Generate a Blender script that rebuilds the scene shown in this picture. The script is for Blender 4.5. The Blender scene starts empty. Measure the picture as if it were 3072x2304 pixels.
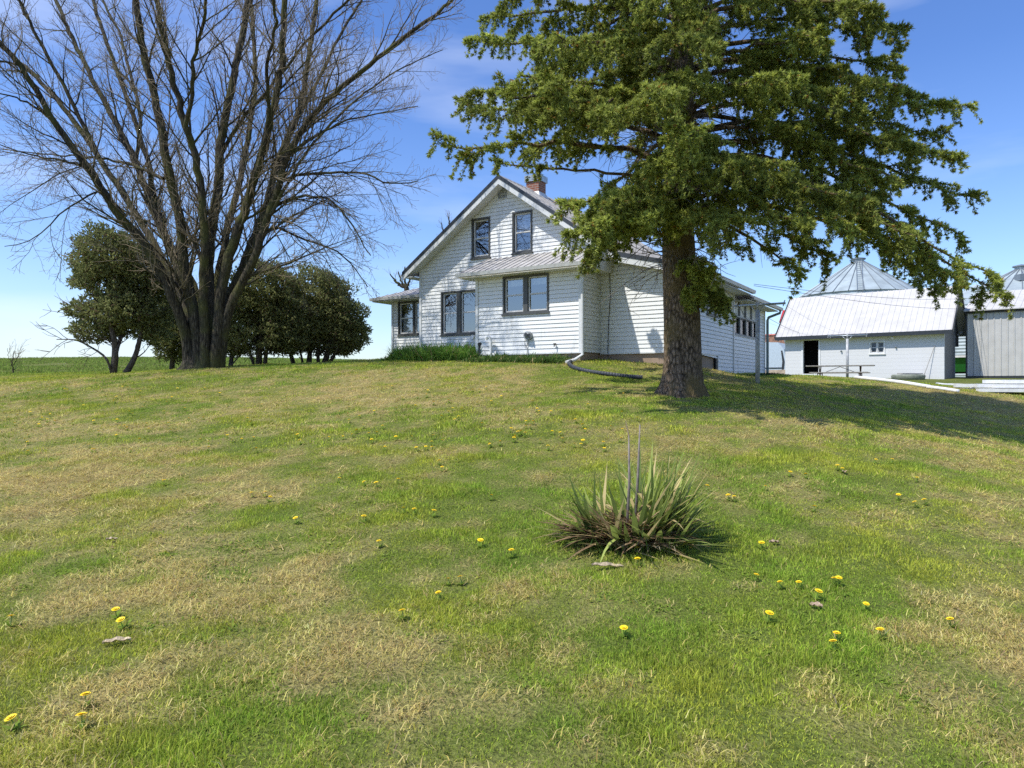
import bpy, math, random
import numpy as np
from mathutils import Vector
random.seed(7); rng = np.random.default_rng(11)
R = math.radians
SC = bpy.context.scene
COL = SC.collection
# ------------------------------------------------------------------ camera, sky, sun
EYE = 1.6; FP = 2130.0; HY = 1155.0            # photo pixels (3072 wide)
cd = bpy.data.cameras.new('camera'); cam = bpy.data.objects.new('camera', cd); COL.objects.link(cam)
cd.sensor_width = 36; cd.lens = 36*FP/3072; cd.shift_y = (HY-1152)/3072
cam.location = (0, 0, EYE); cam.rotation_euler = (R(90), 0, 0); cd.clip_end = 3000; cd.clip_start = .05
SC.camera = cam
LH = Vector((.878, .478)).normalized(); EL = R(56)
sd = bpy.data.lights.new('sun', 'SUN'); sun = bpy.data.objects.new('sun', sd); COL.objects.link(sun)
ldir = Vector((LH.x*math.cos(EL), LH.y*math.cos(EL), -math.sin(EL)))
sun.rotation_euler = ldir.to_track_quat('-Z', 'Y').to_euler()
sd.energy = 3.4; sd.angle = R(.53); sd.color = (1, .965, .90)
W = bpy.data.worlds.new('World'); SC.world = W; W.use_nodes = True
nt = W.node_tree; bg = nt.nodes['Background']
sky = nt.nodes.new('ShaderNodeTexSky'); sky.sky_type = 'NISHITA'; sky.sun_disc = False
sky.sun_elevation = EL; sky.sun_rotation = math.atan2(-LH.x, -LH.y); sky.air_density = 1.1; sky.dust_density = .8; sky.ozone_density = 2.6; sky.altitude = 200
tc = nt.nodes.new('ShaderNodeTexCoord'); mp = nt.nodes.new('ShaderNodeMapping'); mp.inputs['Scale'].default_value = (1.3, 1.3, 6.5)
mp.inputs['Location'].default_value = (.35, .1, .2)
nz = nt.nodes.new('ShaderNodeTexNoise'); nz.inputs['Scale'].default_value = 1.5; nz.inputs['Detail'].default_value = 6; nz.inputs['Roughness'].default_value = .5
cr = nt.nodes.new('ShaderNodeValToRGB'); cr.color_ramp.elements[0].position = .50; cr.color_ramp.elements[1].position = .72
cr.color_ramp.elements[1].color = (.34, .34, .34, 1)
mx = nt.nodes.new('ShaderNodeMixRGB'); mx.inputs[2].default_value = (4.6, 5.0, 5.9, 1)
tint = nt.nodes.new('ShaderNodeMixRGB'); tint.blend_type = 'MULTIPLY'; tint.inputs[0].default_value = 1; tint.inputs[2].default_value = (1, 1, 1, 1)
L = nt.links.new
L(tc.outputs['Generated'], mp.inputs[0]); L(mp.outputs[0], nz.inputs['Vector']); L(nz.outputs['Fac'], cr.inputs[0])
sep = nt.nodes.new('ShaderNodeSeparateXYZ'); tr_r = nt.nodes.new('ShaderNodeValToRGB')
tr_r.color_ramp.elements[0].position = 0; tr_r.color_ramp.elements[0].color = (.80, .86, 1.0, 1)
tr_r.color_ramp.elements[1].position = .38; tr_r.color_ramp.elements[1].color = (.46, .61, .90, 1)
L(tc.outputs['Generated'], sep.inputs[0]); L(sep.outputs[2], tr_r.inputs[0]); L(tr_r.outputs[0], tint.inputs[2])
L(sky.outputs[0], tint.inputs[1]); L(tint.outputs[0], mx.inputs[1]); L(cr.outputs[0], mx.inputs[0]); L(mx.outputs[0], bg.inputs[0])
bg.inputs[1].default_value = .15
SC.view_settings.view_transform = 'Standard'; SC.view_settings.look = 'None'; SC.view_settings.gamma = 1; SC.view_settings.exposure = .60
SC.cycles.use_denoising = False; SC.cycles.use_adaptive_sampling = False; SC.cycles.max_bounces = 6; SC.cycles.transparent_max_bounces = 12
SC.cycles.diffuse_bounces = 3; SC.cycles.glossy_bounces = 3

# ------------------------------------------------------------------ materials
def new_mat(name):
    m = bpy.data.materials.new(name); m.use_nodes = True
    return m, m.node_tree, m.node_tree.nodes['Principled BSDF']
def simple(name, col, rough=.6, metal=0, noise=.12, scale=8, spec=.5, bump=0, bscale=60):
    m, t, b = new_mat(name)
    b.inputs['Roughness'].default_value = rough; b.inputs['Metallic'].default_value = metal
    b.inputs['Specular IOR Level'].default_value = spec
    tcn = t.nodes.new('ShaderNodeTexCoord')
    n = t.nodes.new('ShaderNodeTexNoise'); n.inputs['Scale'].default_value = scale; n.inputs['Detail'].default_value = 6
    t.links.new(tcn.outputs['Object'], n.inputs['Vector'])
    r = t.nodes.new('ShaderNodeMapRange'); r.inputs[1].default_value = .3; r.inputs[2].default_value = .7
    r.inputs[3].default_value = 1-noise; r.inputs[4].default_value = 1+noise*.4
    t.links.new(n.outputs['Fac'], r.inputs[0])
    mm = t.nodes.new('ShaderNodeVectorMath'); mm.operation = 'SCALE'; mm.inputs[0].default_value = col
    t.links.new(r.outputs[0], mm.inputs['Scale']); t.links.new(mm.outputs[0], b.inputs['Base Color'])
    if bump:
        n2 = t.nodes.new('ShaderNodeTexNoise'); n2.inputs['Scale'].default_value = bscale; n2.inputs['Detail'].default_value = 8
        t.links.new(tcn.outputs['Object'], n2.inputs['Vector'])
        bp = t.nodes.new('ShaderNodeBump'); bp.inputs['Strength'].default_value = bump; bp.inputs['Distance'].default_value = .02
        t.links.new(n2.outputs['Fac'], bp.inputs['Height']); t.links.new(bp.outputs[0], b.inputs['Normal'])
    return m
def colmat(name, rough=.7, trans=0, spec=.3):
    m, t, b = new_mat(name)
    a = t.nodes.new('ShaderNodeAttribute'); a.attribute_name = 'Col'
    t.links.new(a.outputs['Color'], b.inputs['Base Color'])
    b.inputs['Roughness'].default_value = rough; b.inputs['Specular IOR Level'].default_value = spec
    if trans:
        tr = t.nodes.new('ShaderNodeBsdfTranslucent'); t.links.new(a.outputs['Color'], tr.inputs[0])
        ms = t.nodes.new('ShaderNodeMixShader'); ms.inputs[0].default_value = trans
        out = t.nodes['Material Output']
        t.links.new(b.outputs[0], ms.inputs[1]); t.links.new(tr.outputs[0], ms.inputs[2]); t.links.new(ms.outputs[0], out.inputs[0])
    return m
def bark_mat(name, c1, c2, sx=14, sz=2.2, bump=.8, moss=None):
    m, t, b = new_mat(name); b.inputs['Roughness'].default_value = .92; b.inputs['Specular IOR Level'].default_value = .15
    tcn = t.nodes.new('ShaderNodeTexCoord'); mpn = t.nodes.new('ShaderNodeMapping'); mpn.inputs['Scale'].default_value = (sx, sx, sz)
    n = t.nodes.new('ShaderNodeTexNoise'); n.inputs['Scale'].default_value = 1; n.inputs['Detail'].default_value = 9; n.inputs['Roughness'].default_value = .7
    vo = t.nodes.new('ShaderNodeTexVoronoi'); vo.inputs['Scale'].default_value = 1.3; vo.feature = 'DISTANCE_TO_EDGE'
    t.links.new(tcn.outputs['Object'], mpn.inputs[0]); t.links.new(mpn.outputs[0], n.inputs['Vector']); t.links.new(mpn.outputs[0], vo.inputs['Vector'])
    rp = t.nodes.new('ShaderNodeValToRGB'); rp.color_ramp.elements[0].color = (*c1, 1); rp.color_ramp.elements[1].color = (*c2, 1)
    rp.color_ramp.elements[0].position = .44; rp.color_ramp.elements[1].position = .92
    adc = t.nodes.new('ShaderNodeMath'); adc.operation = 'ADD'; t.links.new(n.outputs['Fac'], adc.inputs[0]); t.links.new(vo.outputs['Distance'], adc.inputs[1]); t.links.new(adc.outputs[0], rp.inputs[0])
    last = rp.outputs[0]
    if moss:
        n3 = t.nodes.new('ShaderNodeTexNoise'); n3.inputs['Scale'].default_value = 1.6; n3.inputs['Detail'].default_value = 5
        t.links.new(tcn.outputs['Object'], n3.inputs['Vector'])
        r3 = t.nodes.new('ShaderNodeValToRGB'); r3.color_ramp.elements[0].position = .45; r3.color_ramp.elements[1].position = .65
        t.links.new(n3.outputs['Fac'], r3.inputs[0])
        mxn = t.nodes.new('ShaderNodeMixRGB'); mxn.inputs[2].default_value = (*moss, 1)
        t.links.new(r3.outputs[0], mxn.inputs[0]); t.links.new(last, mxn.inputs[1]); last = mxn.outputs[0]
    t.links.new(last, b.inputs['Base Color'])
    ad = t.nodes.new('ShaderNodeMath'); ad.operation = 'ADD'
    t.links.new(n.outputs['Fac'], ad.inputs[0]); t.links.new(vo.outputs['Distance'], ad.inputs[1])
    bp = t.nodes.new('ShaderNodeBump'); bp.inputs['Strength'].default_value = bump; bp.inputs['Distance'].default_value = .05
    t.links.new(ad.outputs[0], bp.inputs['Height']); t.links.new(bp.outputs[0], b.inputs['Normal'])
    return m
def siding_mat():
    m, t, b = new_mat('white_siding'); b.inputs['Roughness'].default_value = .45
    tcn = t.nodes.new('ShaderNodeTexCoord')
    n = t.nodes.new('ShaderNodeTexNoise'); n.inputs['Scale'].default_value = 1.2; n.inputs['Detail'].default_value = 7; n.inputs['Roughness'].default_value = .65
    mpn = t.nodes.new('ShaderNodeMapping'); mpn.inputs['Scale'].default_value = (5, 5, .8)
    n2 = t.nodes.new('ShaderNodeTexNoise'); n2.inputs['Scale'].default_value = 2.5; n2.inputs['Detail'].default_value = 5
    t.links.new(tcn.outputs['Object'], n.inputs['Vector']); t.links.new(tcn.outputs['Object'], mpn.inputs[0]); t.links.new(mpn.outputs[0], n2.inputs['Vector'])
    mu = t.nodes.new('ShaderNodeMath'); mu.operation = 'MULTIPLY'; t.links.new(n.outputs['Fac'], mu.inputs[0]); t.links.new(n2.outputs['Fac'], mu.inputs[1])
    rp = t.nodes.new('ShaderNodeValToRGB'); rp.color_ramp.elements[0].position = .30; rp.color_ramp.elements[1].position = .42
    rp.color_ramp.elements[0].color = (.75, .755, .735, 1); rp.color_ramp.elements[1].color = (.58, .585, .56, 1)
    t.links.new(mu.outputs[0], rp.inputs[0]); t.links.new(rp.outputs[0], b.inputs['Base Color'])
    return m
def block_mat(name, c, mortar, sx, sz, msize=.012, bump=.4):
    m, t, b = new_mat(name); b.inputs['Roughness'].default_value = .85
    tcn = t.nodes.new('ShaderNodeTexCoord'); sp = t.nodes.new('ShaderNodeSeparateXYZ'); cb = t.nodes.new('ShaderNodeCombineXYZ')
    ad = t.nodes.new('ShaderNodeMath'); ad.operation = 'ADD'
    t.links.new(tcn.outputs['Object'], sp.inputs[0]); t.links.new(sp.outputs[0], ad.inputs[0]); t.links.new(sp.outputs[1], ad.inputs[1])
    t.links.new(ad.outputs[0], cb.inputs[0]); t.links.new(sp.outputs[2], cb.inputs[1])
    br = t.nodes.new('ShaderNodeTexBrick'); br.inputs['Scale'].default_value = 1; br.inputs['Brick Width'].default_value = sx; br.inputs['Row Height'].default_value = sz
    br.inputs['Mortar Size'].default_value = msize; br.inputs['Color1'].default_value = (*c, 1); br.inputs['Color2'].default_value = (c[0]*.78, c[1]*.74, c[2]*.72, 1)
    br.inputs['Mortar'].default_value = (*mortar, 1); t.links.new(cb.outputs[0], br.inputs['Vector'])
    n = t.nodes.new('ShaderNodeTexNoise'); n.inputs['Scale'].default_value = 9; n.inputs['Detail'].default_value = 6; t.links.new(tcn.outputs['Object'], n.inputs['Vector'])
    mr = t.nodes.new('ShaderNodeMapRange'); mr.inputs[3].default_value = .75; mr.inputs[4].default_value = 1.15; t.links.new(n.outputs['Fac'], mr.inputs[0])
    sc_ = t.nodes.new('ShaderNodeVectorMath'); sc_.operation = 'SCALE'; t.links.new(br.outputs['Color'], sc_.inputs[0]); t.links.new(mr.outputs[0], sc_.inputs['Scale'])
    t.links.new(sc_.outputs[0], b.inputs['Base Color'])
    bp = t.nodes.new('ShaderNodeBump'); bp.inputs['Strength'].default_value = bump; bp.inputs['Distance'].default_value = .01; bp.invert = True
    t.links.new(br.outputs['Fac'], bp.inputs['Height']); t.links.new(bp.outputs[0], b.inputs['Normal'])
    return m
def glass_mat():
    m, t, b = new_mat('window_glass'); out = t.nodes['Material Output']
    g = t.nodes.new('ShaderNodeBsdfGlossy'); g.inputs['Roughness'].default_value = .02; g.inputs[0].default_value = (.8, .85, .9, 1)
    tr = t.nodes.new('ShaderNodeBsdfTransparent'); tr.inputs[0].default_value = (.8, .83, .84, 1)
    ms = t.nodes.new('ShaderNodeMixShader'); ms.inputs[0].default_value = .25
    n = t.nodes.new('ShaderNodeTexNoise'); n.inputs['Scale'].default_value = 3
    bp = t.nodes.new('ShaderNodeBump'); bp.inputs['Strength'].default_value = .04; t.links.new(n.outputs['Fac'], bp.inputs['Height']); t.links.new(bp.outputs[0], g.inputs['Normal'])
    t.links.new(tr.outputs[0], ms.inputs[1]); t.links.new(g.outputs[0], ms.inputs[2]); t.links.new(ms.outputs[0], out.inputs[0])
    return m
def white_block():
    m = block_mat('whitewashed_block', (.66, .66, .65), (.56, .56, .55), 30, .2, .008, .25)
    for n in m.node_tree.nodes:
        if n.type == 'TEX_BRICK': n.inputs['Color2'].default_value = (.64, .64, .63, 1)
        if n.type == 'MAP_RANGE': n.inputs[3].default_value = .93; n.inputs[4].default_value = 1.05
    return m
M = dict(
    siding=siding_mat(), trim=simple('white_trim', (.66, .67, .66), .4, noise=.1, scale=5), soffit=simple('soffit', (.62, .62, .59), .5, noise=.08),
    roofm=simple('pale_metal_roof', (.46, .44, .415), .65, metal=.0, noise=.3, scale=3, spec=.12), dtrim=simple('dark_trim', (.035, .04, .045), .4, noise=.2),
    frame=simple('slate_window_frame', (.075, .078, .075), .5, noise=.3, scale=12), gframe=simple('grey_window_frame', (.30, .32, .33), .5, noise=.25, scale=12), sash=simple('pale_sash', (.58, .58, .56), .45, noise=.2, scale=10),
    glass=glass_mat(), dark=simple('dark_interior', (.012, .012, .013), .9), curtain=simple('brown_curtain', (.09, .05, .04), .9, noise=.5, scale=14),
    pcurtain=simple('pale_curtain', (.45, .47, .50), .9, noise=.3, scale=14),
    brick=block_mat('red_brick', (.30, .10, .055), (.30, .24, .20), .21, .075), block=block_mat('tan_block', (.40, .30, .22), (.30, .24, .18), .41, .2, .008),
    zinc=simple('zinc_cap', (.42, .47, .50), .4, metal=.6, noise=.3), gutter=simple('gutter_metal', (.55, .55, .53), .4, noise=.2),
    green_pipe=simple('weathered_downspout', (.16, .22, .21), .5, noise=.2), post=simple('galvanised_post', (.44, .45, .44), .5, metal=.1, noise=.35, scale=10),
    barnwall=white_block(), barnroof=simple('white_metal_roof', (.54, .52, .49), .7, noise=.12, scale=2, spec=.1),
    grey_siding=simple('grey_siding', (.20, .20, .20), .6, noise=.2), shedwall=simple('ribbed_steel_wall', (.52, .51, .48), .45, noise=.12, scale=2),
    bin=simple('galvanised_bin', (.40, .46, .46), .5, metal=.15, noise=.25, scale=1.2), binrib=simple('bin_rib', (.22, .25, .27), .5, metal=.3),
    green=simple('green_paint', (.03, .25, .05), .4, noise=.2), red=simple('red_paint', (.50, .03, .025), .45, noise=.3), rust=simple('rusty_metal', (.23, .12, .07), .8, noise=.6, scale=6),
    pipe=simple('black_corrugated_pipe', (.035, .04, .05), .5, noise=.3), white=simple('white_paint', (.75, .75, .73), .5, noise=.15, scale=6),
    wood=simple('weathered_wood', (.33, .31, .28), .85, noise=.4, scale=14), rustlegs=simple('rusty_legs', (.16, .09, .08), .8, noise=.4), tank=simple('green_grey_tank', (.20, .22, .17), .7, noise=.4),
    van=simple('pale_blue_paint', (.50, .58, .64), .35, noise=.1), tan=simple('tan_stone', (.45, .36, .27), .9, noise=.3),
    wire=simple('dark_wire', (.05, .05, .06), .6),
    bark=bark_mat('maple_bark', (.018, .015, .011), (.125, .105, .072), moss=(.085, .083, .030)), twig=simple('maple_twig', (.27, .21, .13), .85, noise=.4, scale=3),
    sbark=bark_mat('spruce_bark', (.024, .018, .012), (.32, .235, .165), sx=13, sz=5, bump=1, moss=(.17, .125, .055)), stwig=simple('spruce_twig', (.05, .036, .027), .9, noise=.4),
    dtwig=simple('dead_twig', (.22, .19, .165), .9, noise=.4), cbark=bark_mat('cedar_bark', (.05, .04, .033), (.20, .165, .135), sx=20, sz=4, bump=.5),
    leaf=colmat('needle_foliage', .6, .42), cedar=colmat('cedar_foliage', .8, .5, .1), grass=colmat('grass_blades', .8, .40, .1), yucca=colmat('yucca_leaf', .6, .35, .12),
    stalk=simple('grey_stalk', (.24, .20, .17), .8, noise=.4, scale=20), petal=simple('dandelion_petal', (.95, .68, .01), .6, noise=.15, scale=90), stem=simple('dandelion_stem', (.16, .25, .05), .6),
    dryleaf=simple('dry_leaf', (.42, .30, .20), .8, noise=.4, scale=30), dryleaf2=simple('grey_dry_leaf', (.55, .43, .27), .85, noise=.5, scale=40), seed=simple('seed_head', (.6, .6, .58), .9),
)
# ------------------------------------------------------------------ helpers
class MB:
    def __init__(s): s.v = []; s.f = []
    def quad(s, a, b, c, d):
        n = len(s.v); s.v += [a, b, c, d]; s.f.append((n, n+1, n+2, n+3)); return s
    def box(s, x0, x1, y0, y1, z0, z1):
        n = len(s.v); s.v += [(x, y, z) for z in (z0, z1) for y in (y0, y1) for x in (x0, x1)]
        s.f += [tuple(n+i for i in q) for q in ((0, 2, 3, 1), (4, 5, 7, 6), (0, 1, 5, 4), (2, 6, 7, 3), (0, 4, 6, 2), (1, 3, 7, 5))]; return s
    def prism(s, poly, mapf, d0, d1):
        n = len(s.v); k = len(poly)
        s.v += [mapf(p, d0) for p in poly]+[mapf(p, d1) for p in poly]
        s.f += [tuple(n+i for i in range(k)), tuple(n+k+i for i in reversed(range(k)))]
        s.f += [(n+i, n+k+i, n+k+(i+1) % k, n+(i+1) % k) for i in range(k)]; return s
    def tube(s, pts, rad, k=8, cap=True):
        pts = [Vector(p) for p in pts]
        if not hasattr(rad, '__len__'): rad = [rad]*len(pts)
        n = len(s.v); up = None
        for i, p in enumerate(pts):
            t = (pts[min(i+1, len(pts)-1)]-pts[max(i-1, 0)]).normalized()
            if up is None: up = Vector((0, 0, 1)) if abs(t.z) < .9 else Vector((1, 0, 0))
            a = t.cross(up).normalized(); b = t.cross(a).normalized(); up = -b if False else a.cross(t)
            for j in range(k):
                w = 2*math.pi*j/k; s.v.append(tuple(p+a*math.cos(w)*rad[i]+b*math.sin(w)*rad[i]))
        for i in range(len(pts)-1):
            for j in range(k): s.f.append((n+i*k+j, n+i*k+(j+1) % k, n+(i+1)*k+(j+1) % k, n+(i+1)*k+j))
        if cap: s.f.append(tuple(n+j for j in reversed(range(k)))); s.f.append(tuple(n+(len(pts)-1)*k+j for j in range(k)))
        return s
    def lathe(s, prof, k=24, c=(0, 0)):
        n = len(s.v)
        for r, z in prof:
            for j in range(k):
                w = 2*math.pi*j/k; s.v.append((c[0]+r*math.cos(w), c[1]+r*math.sin(w), z))
        for i in range(len(prof)-1):
            for j in range(k): s.f.append((n+i*k+j, n+i*k+(j+1) % k, n+(i+1)*k+(j+1) % k, n+(i+1)*k+j))
        return s
    def build(s, name, mat, parent=None, smooth=False):
        me = bpy.data.meshes.new(name); me.from_pydata([tuple(p) for p in s.v], [], s.f); me.update()
        if smooth: me.polygons.foreach_set('use_smooth', [True]*len(me.polygons))
        me.materials.append(mat); o = bpy.data.objects.new(name, me); COL.objects.link(o)
        if parent: o.parent = parent
        return o
def mesh_np(name, v, f, mat, parent=None, col=None, smooth=False):
    me = bpy.data.meshes.new(name); v = np.ascontiguousarray(v, np.float32); f = np.ascontiguousarray(f, np.int32)
    me.vertices.add(len(v)); me.vertices.foreach_set('co', v.ravel())
    n, k = f.shape; me.loops.add(n*k); me.loops.foreach_set('vertex_index', f.ravel())
    me.polygons.add(n); me.polygons.foreach_set('loop_start', np.arange(0, n*k, k, dtype=np.int32))
    if smooth: me.polygons.foreach_set('use_smooth', np.ones(n, bool))
    me.update(calc_edges=True)
    if col is not None:
        a = me.color_attributes.new('Col', 'FLOAT_COLOR', 'POINT')
        c = np.ones((len(v), 4), np.float32); c[:, :3] = col; a.data.foreach_set('color', c.ravel())
    me.materials.append(mat); o = bpy.data.objects.new(name, me); COL.objects.link(o)
    if parent: o.parent = parent
    return o
def tag(o, label=None, cat=None, group=None, kind=None):
    if label: o['label'] = label
    if cat: o['category'] = cat
    if group: o['group'] = group
    if kind: o['kind'] = kind
    return o
def empty(name, loc=(0, 0, 0), rz=0, **k):
    o = bpy.data.objects.new(name, None); COL.objects.link(o); o.location = loc; o.rotation_euler = (0, 0, rz); o.empty_display_size = .2
    return tag(o, **k)
def unit(a): return a/np.maximum(np.linalg.norm(a, axis=-1, keepdims=True), 1e-9)
def tubes(polys, k):
    """polys: list of (pts (N,3), rad (N,)); returns verts, quads"""
    V, F = [], []; off = 0; by = {}
    for p, r in polys: by.setdefault(len(p), []).append((p, r))
    for N, lst in by.items():
        P = np.array([a for a, _ in lst], float); Rr = np.array([b for _, b in lst], float); Mn = len(lst)
        T = np.empty_like(P); T[:, 1:-1] = P[:, 2:]-P[:, :-2]; T[:, 0] = P[:, 1]-P[:, 0]; T[:, -1] = P[:, -1]-P[:, -2]; T = unit(T)
        ref = unit(T.mean(1)); rv = np.where(np.abs(ref[:, 2:3]) > .8, np.array([[1., 0, 0]]), np.array([[0, 0, 1.]]))[:, None, :]
        A = unit(np.cross(T, rv)); B = np.cross(T, A)
        w = 2*np.pi*np.arange(k)/k
        vv = P[:, :, None, :]+Rr[:, :, None, None]*(A[:, :, None, :]*np.cos(w)[None, None, :, None]+B[:, :, None, :]*np.sin(w)[None, None, :, None])
        V.append(vv.reshape(-1, 3))
        i = np.arange(N-1)[:, None]; j = np.arange(k)[None, :]
        q = np.stack([i*k+j, i*k+(j+1) % k, (i+1)*k+(j+1) % k, (i+1)*k+j], -1).reshape(-1, 4)
        F.append((q[None]+(off+np.arange(Mn)*N*k)[:, None, None]).reshape(-1, 4)); off += Mn*N*k
    return np.concatenate(V), np.concatenate(F)
def smooth_curve(P, n):
    P = np.array(P, float); Q = np.vstack([2*P[0]-P[1], P, 2*P[-1]-P[-2]]); out = []
    t = np.linspace(0, len(P)-1-1e-6, n)
    for x in t:
        i = int(x); u = x-i; a, b, c, d = Q[i], Q[i+1], Q[i+2], Q[i+3]
        out.append(.5*((2*b)+(c-a)*u+(2*a-5*b+4*c-d)*u*u+(3*b-a-3*c+d)*u**3))
    return np.array(out)
def noise2(x, y, scale, seed, octv=4):
    r = np.random.default_rng(seed); n = 128; tot = 0; amp = 1; s = 0; g = r.random((n, n)); x = np.asarray(x, float)/scale+50; y = np.asarray(y, float)/scale+50
    for o in range(octv):
        xi = np.floor(x).astype(int); yi = np.floor(y).astype(int); fx = x-xi; fy = y-yi; fx = fx*fx*(3-2*fx); fy = fy*fy*(3-2*fy)
        G = lambda a, b: g[(a+o*17) % n, (b+o*31) % n]
        v = (G(xi, yi)*(1-fx)+G(xi+1, yi)*fx)*(1-fy)+(G(xi, yi+1)*(1-fx)+G(xi+1, yi+1)*fx)*fy
        tot = tot+amp*v; s += amp; amp *= .55; x = x*2.03; y = y*2.03
    return tot/s
# ------------------------------------------------------------------ terrain
CP = np.array([(0, 0, 0), (0, 3, .04), (-3, 2.5, 0), (3, 2.5, 0), (1.04, 5.6, .32), (0, 9.5, .76), (3.43, 14.5, 1.40), (0, 14, 1.3), (1.94, 19.6, 2.22), (-3.4, 24.2, 2.48),
    (-4.71, 28.0, 2.62), (3.22, 17.5, 1.73), (4.82, 19.4, 2.08), (6.6, 22.05, 1.93), (9.9, 27.3, 1.94), (6.23, 18, 1.66), (11.3, 25, 1.90), (13, 30, 1.68), (15.6, 33, 1.72),
    (16, 41, 2.1), (21.9, 36, 1.9), (12.5, 26, 1.82), (13.2, 21, 1.36), (16.6, 23, 1.33), (24.3, 38, 2.0), (32, 34, 1.8), (9.4, 13, .43), (13.7, 19, .90), (20, 12, .1),
    (-20.2, 28, 2.03), (-43, 60, 4.0), (-20, 60, 3.85), (-10, 60, 3.6), (-10.8, 15, .93), (-5.8, 8, .34), (-10.1, 23, 2.15), (-14.6, 26, 2.0), (-10.2, 28, 2.27), (-8.2, 29, 2.3),
    (-5, 18, 1.62), (-25, 18, 1.0), (-9, 35, 2.6), (5, 40, 2.6), (30, 60, 2.0), (0, 66, 3.2), (60, 50, 1.8), (0, -10, -.8), (20, -10, -1.2), (-20, -10, -.8), (6, 8, .35), (5.5, 11, .85), (-60, 20, 1.2), (60, 10, -.5)])
def _U(r2): return np.where(r2 > 1e-9, .5*r2*np.log(np.maximum(r2, 1e-9)), 0)
_n = len(CP); _d2 = ((CP[:, None, :2]-CP[None, :, :2])**2).sum(-1)
_A = np.zeros((_n+3, _n+3)); _A[:_n, :_n] = _U(_d2)+np.eye(_n)*.6; _A[:_n, _n] = 1; _A[:_n, _n+1:] = CP[:, :2]; _A[_n, :_n] = 1; _A[_n+1:, :_n] = CP[:, :2].T
_w = np.linalg.solve(_A, np.concatenate([CP[:, 2], np.zeros(3)]))
def H(x, y):
    x = np.asarray(x, float); y = np.asarray(y, float); sh = np.broadcast(x, y).shape; x = np.broadcast_to(x, sh).ravel(); y = np.broadcast_to(y, sh).ravel()
    r = np.hypot(x, y-15); k = np.minimum(1, 52/np.maximum(r, 1e-6)); xx = x*k; yy = 15+(y-15)*k
    z = np.empty(len(xx))
    for a in range(0, len(xx), 40000):
        X = xx[a:a+40000]; Y = yy[a:a+40000]
        z[a:a+40000] = _U((X[:, None]-CP[None, :, 0])**2+(Y[:, None]-CP[None, :, 1])**2)@_w[:_n]+_w[_n]+_w[_n+1]*X+_w[_n+2]*Y
    z = z-np.maximum(r-56, 0)*.02
    z = z+(noise2(x, y, 1.7, 5, 3)-.5)*.05
    return z.reshape(sh)
def h(x, y): return float(H(x, y))
def at(px, py):
    """ground point seen at photo pixel (3072 wide)"""
    Y = np.linspace(2, 58, 1500); z = EYE+(HY-py)/FP*Y; X = (px-1536)/FP*Y; g = H(X, Y); i = np.argmax(g >= z) if (g >= z).any() else -1
    return float(X[i]), float(Y[i]), float(g[i])
def pt(px, py, Y): return np.array([(px-1536)/FP*Y, Y, EYE+(HY-py)/FP*Y])
K = 3072/2212.                                   # overview pixels -> photo pixels
blobs = []
for px, py, r, s in [(100, 930, 1.3, 1), (60, 1050, 1.1, 1), (250, 1020, 1.2, 1), (330, 1100, .8, 1), (550, 1030, .9, .9), (250, 960, 1.2, 1), (480, 1280, .5, 1), (650, 1250, .4, .8), (330, 1300, .4, 1), (150, 1330, .35, .8),
        (780, 1330, .4, .6), (300, 1440, .35, .8), (1250, 1325, .3, .7), (800, 880, 1.3, .7), (950, 830, 2, .9), (650, 850, 1.6, .7), (2130, 1570, .35, 1), (1780, 1490, .2, .8), (2200, 1440, .4, 1), (1265, 1170, .25, .9), (2150, 970, 1.4, .9),
        (2050, 880, 2, 1), (2120, 860, 2.5, .9), (1000, 1560, .35, .8), (600, 1480, .3, .7), (1300, 1570, .12, .6), (700, 1220, .4, .6), (1150, 1030, .5, .5), (1480, 960, .5, .5), (420, 1210, .4, .6), (1100, 900, .9, .5), (1280, 1500, .18, .6),
        (1300, 1100, .9, -.8), (950, 1090, .8, -.8), (600, 1130, .45, -.9), (1700, 1200, .9, -.7), (1950, 1180, .9, -.7), (1400, 1420, .5, -.7), (1000, 1180, .5, -.8), (1700, 1350, .5, -.7), (830, 1010, .8, -.6), (500, 1600, .35, -.9), (1200, 1590, .3, -.8),
        (100, 1230, .35, -.7), (760, 1390, .25, -.5), (1560, 1560, .3, -.5), (560, 1370, .25, -.5), (1400, 1050, 1.5, -.5), (1750, 980, 1, -.4)]:
    g = at(px*K, py*K); blobs.append((g[0], g[1], r, s))
YU = at(1885, 1632)
def dry(x, y):
    d = .25+(noise2(x, y, 1.3, 21, 5)-.5)*1.3+(noise2(x, y, .30, 22, 4)-.5)*1.6+(noise2(x, y, 5, 23, 2)-.5)*.4
    for bx, by, r, s in blobs: d = d+.36*s*np.exp(-((x-bx)**2+((y-by)/1.1)**2)/(2*r*r*.55))
    d = np.where(y > 27.5, d*.25, d)
    return np.clip(d, 0, 1)
def grass_col(x, y, n):
    d = dry(x, y); d2 = np.clip(d*1.05-.08+rng.normal(0, .28, n), 0, 1)[:, None]
    yel = np.clip(noise2(x, y, 1.1, 31, 4)*2.0-.45+rng.normal(0, .15, n), 0, 1)[:, None]
    g = np.array([.26, .41, .045])*(1-yel)+np.array([.52, .54, .065])*yel
    s = np.array([.78, .66, .22]); s = s*(1-.35*rng.random((n, 1)))
    c = g*(1-d2)+s*d2
    cl = (noise2(x, y, .10, 61, 2)*.5+noise2(x, y, .33, 62, 3)*.5)[:, None]
    return np.clip(c*(rng.random((n, 1))*.8+.55)*(.55+.95*cl), 0, .8)
def axis(lims):
    out = [lims[0][0]]
    for a, b, st in lims: out += list(np.arange(a+st, b+1e-6, st))
    return np.array(out)
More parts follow.
